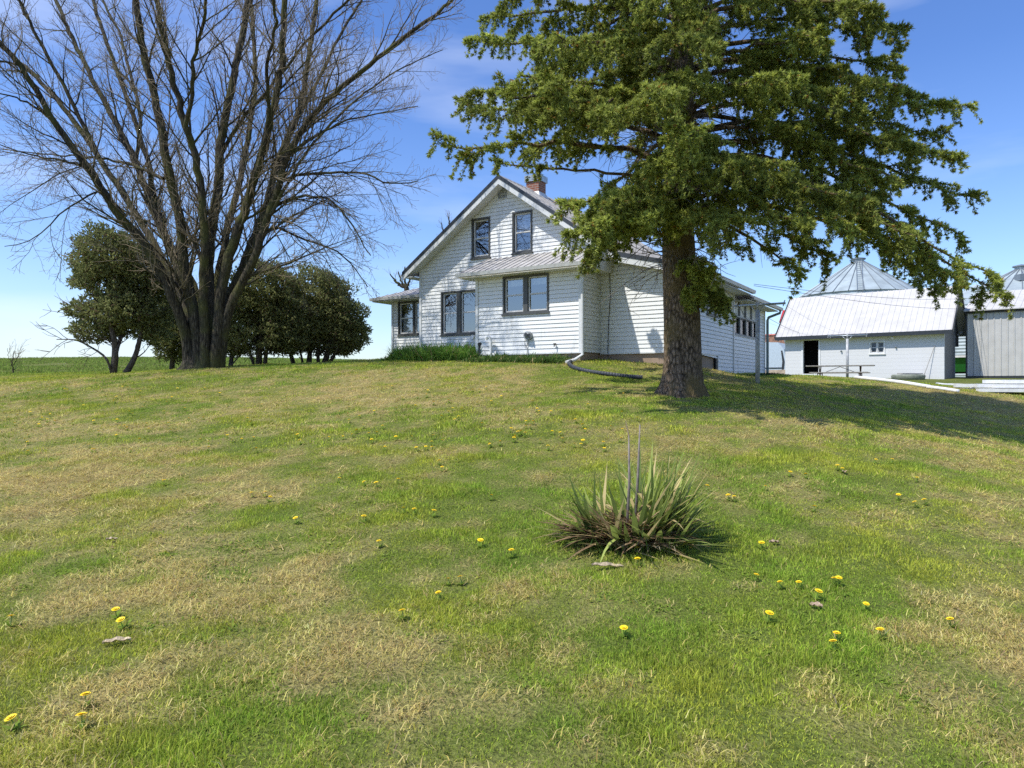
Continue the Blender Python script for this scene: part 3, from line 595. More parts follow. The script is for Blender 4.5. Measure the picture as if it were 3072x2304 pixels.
# downspouts
ds = MB(); ds.tube([(.10, -1.60, 4.92), (.10, -1.52, 4.78), (.085, -1.30, 4.62), (.085, -1.29, 2.46), (.02, -1.62, 2.30), (-.08, -1.95, 2.22)], .045, 8); ds.build('downspout', M['trim'], HS)['label'] = 'white downspout at the bump-out corner'
ds = MB(); ds.tube([(-7.22, -.42, 5.36), (-7.22, -.30, 5.30), (-7.14, .9, 5.2), (-7.12, 1.45, 5.15), (-7.12, 1.6, 5.04)], .04, 8); ds.tube([(-7.25, -.30, 5.35), (-7.14, -.12, 5.25), (-7.10, -.1, 4.5)], .04, 8, True)
ds = MB(); ds.tube([(-7.25, 1.7, 5.36), (-7.22, 1.7, 5.05)], .04, 8); ds.build('downspout', M['trim'], HS)
ds = MB(); ds.tube([(3.14, 9.35, 4.47), (3.13, 9.35, 4.36), (2.74, 9.22, 4.20), (2.70, 9.20, 4.08), (2.70, 9.20, 2.0)], .05, 8); ds.build('downspout', M['green_pipe'], HS)['label'] = 'weathered downspout at the porch corner'
# wall fittings
mt = MB(); mt.tube([(-1.70, -1.24, 3.05), (-1.70, -1.36, 3.05)], [.13, .12], 16); mt.tube([(-1.70, -1.36, 3.05), (-1.70, -1.40, 3.05)], [.09, .05], 16)
mt.tube([(-1.70, -1.26, 2.93), (-1.76, -1.27, 2.75), (-1.70, -1.27, 2.4)], .012, 6); mt.tube([(-1.80, -1.26, 3.0), (-1.84, -1.26, 2.85), (-1.82, -1.26, 2.7)], .008, 6); mt.build('electric_meter', M['gframe'], HS)
m2 = MB(); m2.tube([(-1.70, -1.40, 3.07), (-1.70, -1.42, 3.07)], .055, 10); m2.tube([(-1.62, -1.37, 3.10), (-1.60, -1.39, 2.98)], .03, 6); m2.build('meter_dial', M['dtrim'], HS)
q = MB(); q.tube([(-2.93, -1.42, 2.1), (-2.93, -1.42, 2.9), (-2.96, -1.42, 3.02), (-3.03, -1.42, 3.06), (-3.09, -1.42, 3.02), (-3.10, -1.42, 2.95)], .045, 10); q.build('gooseneck_vent', M['white'], HS)
q = MB(); q.tube([(-3.33, -1.45, 2.1), (-3.33, -1.45, 2.78), (-3.30, -1.50, 2.84), (-3.26, -1.52, 2.84)], [.035, .035, .06, .06], 10); q.build('fill_pipe', M['dtrim'], HS)
q = MB(); q.tube([(-4.52, -.02, 3.18), (-4.52, -.14, 3.2), (-4.54, -.16, 3.1)], .06, 10); q.build('dryer_vent', M['white'], HS)
q = MB(); q.tube([(-.80, -1.24, 2.76), (-.80, -1.32, 2.76), (-.80, -1.33, 2.70)], .018, 8); q.tube([(-.84, -1.3, 2.79), (-.76, -1.3, 2.79)], .015, 6); q.build('spigot', M['dtrim'], HS)
q = MB(); q.tube([(.32, -.03, 5.1), (.36, -.04, 4.2), (.30, -.04, 3.4), (.28, -.04, 2.55), (.33, -.10, 2.2)], .010, 6); q.build('wall_cable', M['wire'], HS)
# ------------------------------------------------------------------ drain hose, things on lawn
x0, y0 = hw(-.06, -1.93)
dp = MB(); pts = [at(1712, 1090), at(1708, 1098), at(1722, 1108), at(1760, 1119), at(1820, 1128), at(1880, 1135), at(1928, 1139)]
cur = smooth_curve([(a, b_, c+.05) for a, b_, c in pts], 90); rad = [.05+.006*(i % 2) for i in range(90)]
dp.tube(cur, rad, 10); tag(dp.build('drain_pipe', M['pipe'], smooth=False), 'black corrugated drain pipe lying curved on the grass below the downspout', 'drain pipe')
def post(px, Y, hgt, label, zb=None, L_=.67, clips=True):
    x = (px-1536)/FP*Y; z = h(x, Y) if zb is None else zb
    rt = empty('clothesline_post', (x, Y, z), R(-31.3), label=label, cat='clothes post', group='T-shaped clothesline posts')
    a = MB(); a.tube([(0, 0, -.2), (0, 0, hgt-.16)], .056, 14); a.tube([(0, 0, hgt-.16), (0, 0, hgt+.06)], .035, 10); a.build('pole', M['post'], rt, True)
    a = MB(); a.tube([(-L_, 0, hgt-.02), (L_, 0, hgt-.02)], .027, 10); a.tube([(-L_*.25, 0, hgt-.04), (0, 0, hgt-.26)], .012, 6); a.tube([(L_*.25, 0, hgt-.04), (0, 0, hgt-.26)], .012, 6); a.build('crossbar', M['zinc'], rt, True)
    a = MB()
    for s in ((-L_+.02, -L_+.12, L_-.05) if clips else (-L_+.04, L_-.04)): a.tube([(s, -.03, hgt-.09), (s, .05, hgt-.0), (s+.03, .04, hgt+.06)], .014, 6); a.build('line_hook', M['post'], rt); a = MB()
    return rt
p1 = post(2273, 18.0, 2.0, 'nearer T-shaped clothesline post just right of the spruce trunk')
p2 = post(2542, 31.0, 2.06, 'farther T-shaped clothesline post beside the picnic table', zb=1.72, L_=.80)
for s_, lb in ((-.6, 'left clothesline wire strung between the two posts'), (.6, 'right clothesline wire strung between the two posts')):
    c, sn = math.cos(R(-31.3)), math.sin(R(-31.3)); a = Vector(p1.location)+Vector((s_*c, s_*sn, 1.98)); b2 = Vector(p2.location)+Vector((s_*c, s_*sn, 2.03))
    w = MB(); w.tube([a.lerp(b2, t_)-Vector((0, 0, .25*math.sin(math.pi*t_))) for t_ in np.linspace(0, 1, 12)], .0025, 4); tag(w.build('clothesline', M['post']), lb, 'wire')
# ------------------------------------------------------------------ barn (small gabled outbuilding)
BR = R(-40); BO = (21.92, 36.0)
BN = empty('outbuilding', (BO[0], BO[1], 0), BR, label='small white block outbuilding with steep white metal roof and open dark door', cat='outbuilding')
bF = lambda s, o, z: (s, -o, z)
bw = MB(); X0 = -7.96
for a0, a1, z0, z1 in [(X0, -6.95, 1.5, 4.32), (-6.95, -6.11, 4.14, 4.32), (-6.95, -6.11, 1.5, 2.2), (-6.11, -3.48, 1.5, 4.32), (-3.48, -2.72, 3.95, 4.32), (-3.48, -2.72, 1.5, 3.25), (-2.72, 0, 1.5, 4.32)]: bw.box(a0, a1, 0, .15, z0, z1)
bw.box(X0, X0+.15, .15, 3.2, 1.5, 4.32); bw.box(X0, 0, 3.2, 3.35, 1.5, 4.32); bw.build('block_wall', M['barnwall'], BN)
be = MB(); be.box(-.15, .0, .15, 3.2, 1.5, 4.32); be.build('end_wall', M['grey_siding'], BN)
bd = MB(); bd.box(-7.3, -5.6, 1.6, 1.62, 1.5, 4.3); bd.box(-3.6, -2.6, .9, .92, 3, 4.3); bd.box(-7.3, -5.6, .16, 1.6, 4.31, 4.318); bd.box(-7.3, -5.6, .16, 1.6, 1.6, 1.7); bd.box(-5.62, -5.6, .16, 1.6, 1.7, 4.3); bd.box(-7.3, -7.28, .16, 1.6, 1.7, 4.3); bd.build('dark_interior', M['dark'], BN)
bg_ = MB(); SGp = lambda w, o, z: (0.001+o, w, z)
siding(bg_, SGp, lambda z: 0.0+(z-4.32)/(6.72-4.32)*2.2, lambda z: 4.5-(z-4.32)/(6.72-4.32)*2.2, 4.32, 6.7, hc=.15); bg_.box(-.15, 0, 3.35, 4.5, 3.72, 4.32)
bg_.build('gable_siding', M['grey_siding'], BN)
br_ = MB(); shed(br_, -8.40, .40, 2.25, 6.86, -.36, 4.36, th=.06, rib=.28, rh=.025); shed(br_, -8.40, .40, 2.251, 6.86, 4.86, 4.36, th=.06, rib=.30, rh=.022); br_.build('barn_roof', M['barnroof'], BN)
be_ = MB(); be_.box(-8.43, .41, -.40, -.361, 4.17, 4.37); 
for xx in (-8.44, .401):
    be_.prism([(2.25, 6.93), (-.42, 4.40), (-.38, 4.20), (2.25, 6.70)], lambda p, d: (d, p[0], p[1]), xx, xx+.04); be_.prism([(2.252, 6.93), (4.92, 4.40), (4.88, 4.20), (2.252, 6.70)], lambda p, d: (d, p[0], p[1]), xx, xx+.04)
be_.build('eave_trim', M['dtrim'], BN)
bs = MB(); bs.box(-8.38, .38, -.35, -.01, 4.24, 4.27); bs.build('eave_soffit', M['soffit'], BN)
df = MB(); ring(df, bF, -7.05, -6.01, 2.14, 4.22, .10, .001, .03); df.build('door_frame', M['white'], BN)
window(BN, bF, -3.48, -2.72, 3.27, 3.95, n=2, mull=.04, fmat='white', label='small white four-pane window')
lm = MB()
for dx in (0, .22): lm.tube([(.10, 4.05+dx, 4.50), (.28, 4.0+dx*1.3, 4.42)], [.05, .10], 12)
lm.tube([(.02, 4.15, 4.35), (.10, 4.15, 4.35)], .06, 10); lm.build('floodlight', M['white'], BN)
lm = MB(); lm.tube([(-2.35, -.1, 4.2), (-2.35, -.2, 4.12), (-2.32, -.26, 4.05)], [.03, .04, .06], 8); lm.build('eave_lamp', M['white'], BN)
lm = MB(); lm.tube([(-2.2, -.02, 3.62), (-2.2, -.1, 3.58)], .04, 8); lm.build('wall_bracket', M['gframe'], BN)['label'] = 'bracket right of the window'
lm = MB(); lm.tube([(-4.9, -.02, 3.5), (-4.9, -.1, 3.45)], .04, 8); lm.build('wall_bracket', M['gframe'], BN)
def bwp(s, w): c, sn = math.cos(BR), math.sin(BR); return BO[0]+s*c-w*sn, BO[1]+s*sn+w*c
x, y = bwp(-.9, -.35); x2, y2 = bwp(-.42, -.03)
q = MB(); q.tube([(x, y, h(x, y)), (x2, y2, 3.6)], .014, 6); tag(q.build('wire_shadow_rod', M['wood']), 'thin grey rod standing in for a wire shadow on the white outbuilding near its right corner', 'rod')  # added rod that draws the thin diagonal shadow of a wire on the wall
# round tank cover with board
x, y = bwp(-1.45, -.95); z = h(x, y)
tk = empty('well_cover', (x, y, z), .3, label='low round grey-green well cover with a board on top by the outbuilding wall', cat='well cover')
q = MB(); q.lathe([(0, -.1), (.72, -.1), (.78, .16), (.74, .24), (0, .26)], 28); q.build('base', M['tank'], tk, True)
q = MB(); q.box(-.55, .75, -.2, .15, .265, .31); q.box(.35, .95, .1, .3, .12, .262); q.build('board', M['wood'], tk)
# picnic table
x, y = pt(2520, 1100, 30)[:2]; z = 1.67
PT = empty('picnic_table', (x, y, z), R(-30), label='weathered picnic table with steel legs standing before the white outbuilding', cat='picnic table')
q = MB()
for k in range(5): q.box(-1.3, 1.3, -.37+k*.15, -.235+k*.15, .72, .76)
q.build('tabletop', M['wood'], PT)
for s_ in (-1, 1):
    q = MB(); 
    for k in range(2): q.box(-1.1, 1.1, s_*.72-.14+k*.145, s_*.72-.01+k*.145, .43, .47)
    q.build('bench', M['wood'], PT)
for s_ in (-1, 1):
    q = MB(); X = s_*.78
    for d_ in (-1, 1):
        q.tube([(X, d_*.33, .72), (X, d_*.06, .40), (X, d_*.06, .36), (X, d_*.40, .0)], .022, 8); q.tube([(X, d_*.06, .40), (X, d_*.84, .42)], .018, 8); q.tube([(X, d_*.80, .42), (X, d_*.74, .25), (X, d_*.58, .0)], .018, 8)
    q.build('leg', M['rustlegs'], PT)
q = MB(); q.tube([(-.75, 0, .40), (0, 0, .70)], .012, 6); q.tube([(.75, 0, .40), (0, 0, .70)], .012, 6); q.build('brace', M['rustlegs'], PT)
# ------------------------------------------------------------------ right hand shed
SH = empty('machine_shed', (24.35, 38.0, 0), BR, label='pale ribbed steel machine shed at the right edge of the yard', cat='shed')
q = MB(); k = 0.0; q.box(0, 13, .02, .1, 1.75, 5.42)
while k < 13: q.prism([(k, 0), (k+.03, -.035), (k+.07, -.035), (k+.10, 0), (k+.10, .02), (k, .02)], lambda p, d: (p[0], p[1], d), 2.08, 5.40); k += .29
q.box(.0, 13, -.004, .02, 2.08, 5.40); q.build('steel_wall', M['shedwall'], SH)
q = MB(); q.box(-.06, .0, -.02, 9, 1.8, 5.45); q.box(-.06, 13, -.05, -.005, 5.40, 5.52); q.box(0, 13, -.01, .02, 1.95, 2.08)
q.prism([(-.28, 5.50), (4.4, 6.90), (9.1, 5.50)], lambda p, d: (d, p[0], p[1]), -.07, 0); q.build('dark_trim', M['dtrim'], SH)
q = MB(); shed(q, -.12, 13, 4.4, 6.98, -.30, 5.56, rib=.3, rh=.022); shed(q, -.12, 13, 4.401, 6.98, 9.1, 5.56, rib=.3, rh=.022); q.build('shed_roof', M['barnroof'], SH)
# ------------------------------------------------------------------ grain bins
def grain_bin(x, y, r, ez, az_, label, n=26):
    z0 = 1.5; rt = empty('grain_bin', (x, y, z0), 0, label=label, cat='grain bin', group='galvanised grain bins behind the outbuildings')
    q = MB(); prof = []; k = 0; zz = 0
    while zz < ez-z0: prof.append((r+.03*(k % 2), zz)); zz += .12; k += 1
    q.lathe(prof+[(r, ez-z0)], 56); q.build('bin_wall', M['bin'], rt)
    q = MB(); q.lathe([(r+.12, ez-z0-.02), (.42, az_-z0-.35), (.42, az_-z0-.1)], n); q.build('cone_roof', M['bin'], rt)
    q = MB()
    for i in range(n):
        w = 2*math.pi*i/n; c, s_ = math.cos(w), math.sin(w); q.tube([((r+.12)*c, (r+.12)*s_, ez-z0), (.42*c, .42*s_, az_-z0-.33)], .035, 5)
    q.lathe([(r*.62, ez-z0+(az_-ez-.35)*.39), (r*.60, ez-z0+(az_-ez-.35)*.44)], n)
    q.build('roof_rib', M['binrib'], rt)
    q = MB(); q.lathe([(0, az_-z0+.05), (.55, az_-z0-.08), (.55, az_-z0-.16), (.4, az_-z0-.2)], 20); q.build('bin_cap', M['binrib'], rt)
    q = MB(); w = -2.0; c, s_ = math.cos(w), math.sin(w); tx, ty = -s_, c
    for e_ in (-.2, .2): q.tube([((r+.2)*c+tx*e_, (r+.2)*s_+ty*e_, .3), ((r+.2)*c+tx*e_, (r+.2)*s_+ty*e_, ez-z0), (.6*c+tx*e_, .6*s_+ty*e_, az_-z0-.25)], .02, 4)
    for i in range(24):
        zz = .4+i*.3
        if zz < ez-z0: q.tube([((r+.2)*c-tx*.2, (r+.2)*s_-ty*.2, zz), ((r+.2)*c+tx*.2, (r+.2)*s_+ty*.2, zz)], .015, 4)
    for i in range(14):
        t_ = (i+.5)/14; rr = (r+.12)*(1-t_)+.6*t_; zz = (ez-z0+.05)*(1-t_)+(az_-z0-.25)*t_; q.tube([(rr*c-tx*.2, rr*s_-ty*.2, zz), (rr*c+tx*.2, rr*s_+ty*.2, zz)], .015, 4)
    q.build('ladder', M['binrib'], rt)
    return rt
grain_bin(28.3, 58, 4.5, 8.84, 12.0, 'large galvanised grain bin whose cone roof rises behind the white outbuilding')
g2 = grain_bin(37.3, 52, 4.45, 7.9, 10.4, 'grain bin behind the ribbed steel shed at the right edge')
q = MB(); q.box(-.35, .35, -.3, .3, -.1, .35); hb = q.build('roof_hatch', M['binrib'], g2); hb.location = (-1.3, -1.9, 7.55)
# a third pale bin seen through the gap
q = MB(); q.lathe([(3+.03*(k % 2), k*.11) for k in range(50)]+[(0, 7)], 40); tb = empty('storage_bin', (31.7, 51.5-3, 1.5), label='pale ribbed bin seen through the gap beside the outbuilding', cat='storage bin'); q.build('bin_wall', M['bin'], tb)
# green wagon
gx, gy = 27.4, 43.3
GW = empty('grain_wagon', (gx, gy, 1.95), R(-40), label='green grain wagon glimpsed between the outbuilding and the shed', cat='wagon')
q = MB(); q.v += [(-1.3, -1, 1.35), (1.3, -1, 1.35), (1.3, 1, 1.35), (-1.3, 1, 1.35), (-.7, -.6, .45), (.7, -.6, .45), (.7, .6, .45), (-.7, .6, .45)]; q.f += [(0, 4, 5, 1), (1, 5, 6, 2), (2, 6, 7, 3), (3, 7, 4, 0), (4, 7, 6, 5)]
q.build('hopper', M['green'], GW)
q = MB(); q.box(-1.35, 1.35, -1.05, -1.0, 1.30, 1.42); q.box(-1.35, 1.35, 1.0, 1.05, 1.30, 1.42); q.box(-1.35, -1.3, -1, 1, 1.30, 1.42); q.box(1.3, 1.35, -1, 1, 1.3, 1.42); q.build('rim', M['white'], GW)
q = MB(); q.box(-1.2, 1.2, -.4, -.3, .35, .45); q.box(-1.2, 1.2, .3, .4, .35, .45); q.build('frame', M['dtrim'], GW)
for a_x in (-.9, .9):
    for a_y in (-.85, .85):
        q = MB(); q.tube([(a_x, a_y-.1, .32), (a_x, a_y+.1, .32)], .34, 20); q.build('wheel', M['dtrim'], GW, True)
# ------------------------------------------------------------------ white pipes and boards
def pipe(a, b_, r, label, n=1):
    A = at(*a); B = at(*b_); q = MB(); P0 = Vector(A); P1 = Vector(B); n = 10
    q.tube([(P0.x+(P1.x-P0.x)*t_, P0.y+(P1.y-P0.y)*t_, h(P0.x+(P1.x-P0.x)*t_, P0.y+(P1.y-P0.y)*t_)+r) for t_ in np.linspace(0, 1, n)], r, 12)
    return tag(q.build('white_pipe', M['white'], smooth=True), label, 'pipe')
pipe((2566, 1137), (2790, 1166), .058, 'long white pipe lying on the grass from the picnic table')
pipe((2780, 1166), (2878, 1180), .055, 'short white pipe at the near end of the long one')
pipe((2810, 1154), (2920, 1167), .05, 'thin white pipe lying between the long pipe and the board stack')
sx_, sy_, sz_ = at(2990, 1178); sr_ = R(-52)
for k, (dx, dy, dz, L_) in enumerate([(0, 0, 0, 5), (.4, .26, 0, 5), (.15, .52, 0, 5), (-.6, .78, 0, 5), (-.9, 1.04, 0, 5), (.5, .13, .13, 4.6), (.1, .42, .13, 4.8), (-.4, .72, .13, 4.8), (.9, .3, .26, 4.3), (.4, .62, .26, 4.6)]):
    q = MB(); q.box(0, L_, -.12, .12, 0, .11); 
    o = q.build('white_board', M['white']); c, s_ = math.cos(R(-14)), math.sin(R(-14)); bx = sx_+dx*c-dy*s_; by = sy_+dx*s_+dy*c; o.location = (bx-.6, by, sz_+dz+.02+dy*.02); o.rotation_euler = (0, 0, R(-14)+random.uniform(-.02, .02))
    tag(o, 'white board in the '+('bottom layer' if dz == 0 else 'middle layer' if dz < .2 else 'top layer')+' of the stack at the right edge', 'board', 'stacked white boards')
q = MB(); g = at(2912, 1160); q.box(0, 1.4, -.1, .1, 0, .12); o = tag(q.build('dark_plank', M['gframe']), 'dark grey plank lying against the left end of the white board stack', 'plank'); o.location = (g[0], g[1]-.3, g[2]); o.rotation_euler = (0, 0, R(-22))
# ------------------------------------------------------------------ things between house and outbuilding
TV = empty('farm_trailer', (19.2, 53, 2.0), R(-35), label='pale blue farm trailer with rounded end behind the house corner', cat='trailer')
q = MB(); pr = [(-2.4, .5), (1.1, .5), (1.45, .75), (1.5, 1.3), (1.3, 2.2), (.9, 2.7), (-2.4, 2.9)]; q.prism(pr, lambda p, d: (p[0], d, p[1]), -1, 1); q.build('body', M['van'], TV)
q = MB(); q.box(-2.3, 1.2, -1.03, -1.002, .8, .88); q.prism([(1.2, .6), (1.32, .8), (1.36, 1.3), (1.2, 2.1), (1.1, 2.1), (1.2, 1.3), (1.15, .8)], lambda p, d: (p[0], d, p[1]), -1.02, 1.02); q.build('trim', M['dtrim'], TV)
for a_y in (-.8, .8):
    q = MB(); q.tube([(-.8, a_y-.12, .36), (-.8, a_y+.12, .36)], .38, 20); q.build('wheel', M['dtrim'], TV, True)
RC = empty('corn_crib', (23.6, 62, 2.0), R(-35), label='low rusty-roofed crib beyond the trailer left of the outbuilding', cat='crib')
q = MB(); q.box(-3.4, 3.4, -2.4, 2.4, -.5, 1.7); q.build('crib_wall', M['tan'], RC)
q = MB(); shed(q, -3.8, 3.8, 0, 4.1, -2.8, 1.6, rib=.35, rh=.05); shed(q, -3.8, 3.8, .001, 4.1, 2.8, 1.6, rib=.35, rh=.05); q.build('crib_roof', M['rust'], RC)
q = MB(); q.box(-1.6, -.7, -2.43, -2.401, .2, 1.5); q.build('crib_door', M['dtrim'], RC)
q = MB(); q.tube([(-3.7, -.4, 3.9), (3.5, -.2, 4.14)], .06, 6); q.build('red_rail', M['red'], RC)
AU = empty('grain_auger', (22.3, 57, 2), 0, label='red auger head on a galvanised tube showing left of the outbuilding roof', cat='auger')
pa = pt(2344, 990, 57)-np.array([22.3, 57, 2]); pb = pt(2353, 944, 57)-np.array([22.3, 57, 2]); pc = pt(2400, 1120, 57)-np.array([22.3, 57, 2])
q = MB(); q.tube([pc, pa, pb], .14, 10); q.tube([pa, pa+np.array([-.25, 0, -.9])], .05, 6); q.build('tube', M['bin'], AU, True)
q = MB(); q.tube([pb+np.array([-.15, 0, -.7]), pb+np.array([.2, 0, .25])], [.28, .32], 10); q.tube([pb+np.array([.1, 0, .1]), pb+np.array([.45, 0, .3])], .18, 8); q.build('head', M['red'], AU, True)
q = MB(); q.box(-1.2, 1.2, -.3, .3, 0, .35); o = tag(q.build('stone_block', M['tan']), 'tan stone block lying at the left foot of the outbuilding', 'stone'); x, y = bwp(-9.0, .6); o.location = (x, y, h(x, y)); o.rotation_euler = (0, 0, BR)
q = MB(); q.box(-1.7, 1.7, -.12, .12, 0, .1); q.box(-1.4, 1.2, .14, .34, .02, .1); o = tag(q.build('timber', M['wood']), 'dark old timbers lying between the house corner and outbuilding', 'timber'); x, y = (13.4, 34); o.location = (x, y, h(x, y)+.06); o.rotation_euler = (0, 0, R(-25))
# overhead wires
hx, hy = hw(3.2, 5.1)
for a, b_, lb in [((hx, hy, 4.95), (32, 44, 7.4), 'upper service wire running from the house eave past the outbuilding'), ((hx, hy, 4.9), (33, 45, 6.7), 'lower service wire running from the house eave past the outbuilding'), ((hw(2.7, 9.1)[0], hw(2.7, 9.1)[1], 4.2), (26, 60, 6.4), 'thin wire running from the porch corner toward the grain bin')]:
    q = MB(); A = Vector(a); B = Vector(b_); q.tube([A.lerp(B, t_)-Vector((0, 0, .5*math.sin(math.pi*t_))) for t_ in np.linspace(0, 1, 16)], .008, 5); tag(q.build('service_wire', M['wire']), lb, 'wire')
# ------------------------------------------------------------------ bare maple
def rot_about(v, axis, a):
    return v*math.cos(a)+np.cross(axis, v)*math.sin(a)+axis*np.dot(axis, v)*(1-math.cos(a))
def rdir(t, ang, az=None):
    t = t/np.linalg.norm(t); a = np.cross(t, [0, 0, 1.0]); n = np.linalg.norm(a); a = a/n if n > 1e-3 else np.array([1., 0, 0])
    p = rot_about(t, a, ang); return rot_about(p, t, random.uniform(0, 2*math.pi) if az is None else az)
def grow(P, d, L, n, wig, up):
    pts = [P]; d = d/np.linalg.norm(d)
    for i in range(n-1):
        d = d+np.array([random.gauss(0, wig), random.gauss(0, wig), random.gauss(0, wig)+up]); d = d/np.linalg.norm(d); P = P+d*L/(n-1); pts.append(P)
    return np.array(pts)
def bare_tree(name, stems, base, density, label, twigs=True, barkm='bark', r_child=.45, base_mesh=None, l2=3.0):
    rt = empty(name, tuple(base), 0, label=label, cat='tree'); B = np.array(base)
    S0, S1, S2, S3 = [], [], [], []
    for pts, r0, r1, droop in stems:
        n = max(12, int(np.linalg.norm(np.diff(pts, axis=0), axis=1).sum()/.28)); c = smooth_curve(pts, n); c[2:-1] += np.random.default_rng(n).normal(0, .018, c[2:-1].shape)
        r = r0+(r1-r0)*np.linspace(0, 1, n)**.70; S0.append((c-B, r)); ln = np.linalg.norm(np.diff(c, axis=0), axis=1).sum(); s = ln*.16
        while s < ln-.1:
            f = s/ln; i = min(int(f*(n-1)), n-2); T = c[i+1]-c[i]; d = rdir(T, random.uniform(.35, .85)); 
            if droop and random.random() < .6: d[2] -= .25
            L2 = (l2*(1-f)*.9+(1.1 if l2 > 1 else .2))*random.uniform(.55, 1.25); rr = min(r[i]*r_child, .006+.0105*L2)
            q = grow(c[i], d, L2, 9, .10, .05 if not droop else random.uniform(-.05, .05)); rq = np.linspace(rr, .005, 9); S1.append((q-B, rq))
            u = .15
            while u < 1:
                j = min(int(u*8), 7); T2 = q[j+1]-q[j]; d3 = rdir(T2, random.uniform(.4, .9)); L3 = (L2*(1-u)*.45+.35)*random.uniform(.6, 1.2)
                q3 = grow(q[j]+(q[j+1]-q[j])*(u*8-j), d3, L3, 6, .13, .06 if not droop else -.02); S2.append((q3-B, np.linspace(max(.0055, rq[j]*.55), .0038, 6)))
                if twigs:
                    w = .2
                    while w < 1.01:
                        k = min(int(w*5), 4); T3 = q3[k+1]-q3[k]; d4 = rdir(T3, random.uniform(.5, 1.0)); q4 = grow(q3[k], d4, random.uniform(.12, .34), 3, .15, .22); S3.append((q4-B, np.array([.0038, .0030, .0048])))
                        w += .16/max(L3, .2)
                u += .19/max(L2, .5)
            s += random.uniform(.6, 1.3)*density
    V, F = tubes(S0, 12); trunk = mesh_np('trunk', V, F, M[barkm], rt, smooth=True)
    V, F = tubes(S1, 6); mesh_np('limb', V, F, M[barkm], rt, smooth=True)
    V, F = tubes(S2, 4); V2, F2 = tubes(S3, 3) if S3 else (V[:0], F[:0])
    if S3: V = np.concatenate([V, V2]); F = np.concatenate([F, F2+len(V)-len(V2)])
    mesh_np('twigs', V, F, M['twig'], rt)
    return rt
Z7 = lambda x, y: (x*.678, y*.678)
def stem7(lst, Y0, Y1, ext=0):
    n = len(lst); out = []
    for i, (x, y) in enumerate(lst): y = 1690 if i == 0 and y > 1590 else y; x = 905+(x-905)*(1-.22*min(1, max(0, (y-1250)/250))); out.append(pt(*Z7(x, y), Y0+(Y1-Y0)*(i/(n-1))**1.2))
    if ext:
        d = out[-1]-out[-2]; d = d/np.linalg.norm(d); out.append(out[-1]+d*ext*.6); out.append(out[-1]+(d*np.array([.8, .8, 1]))*ext*.6)
    return np.array(out)
TB = np.array([-10.1, 23.0, h(-10.1, 23)-.15])
stems = []
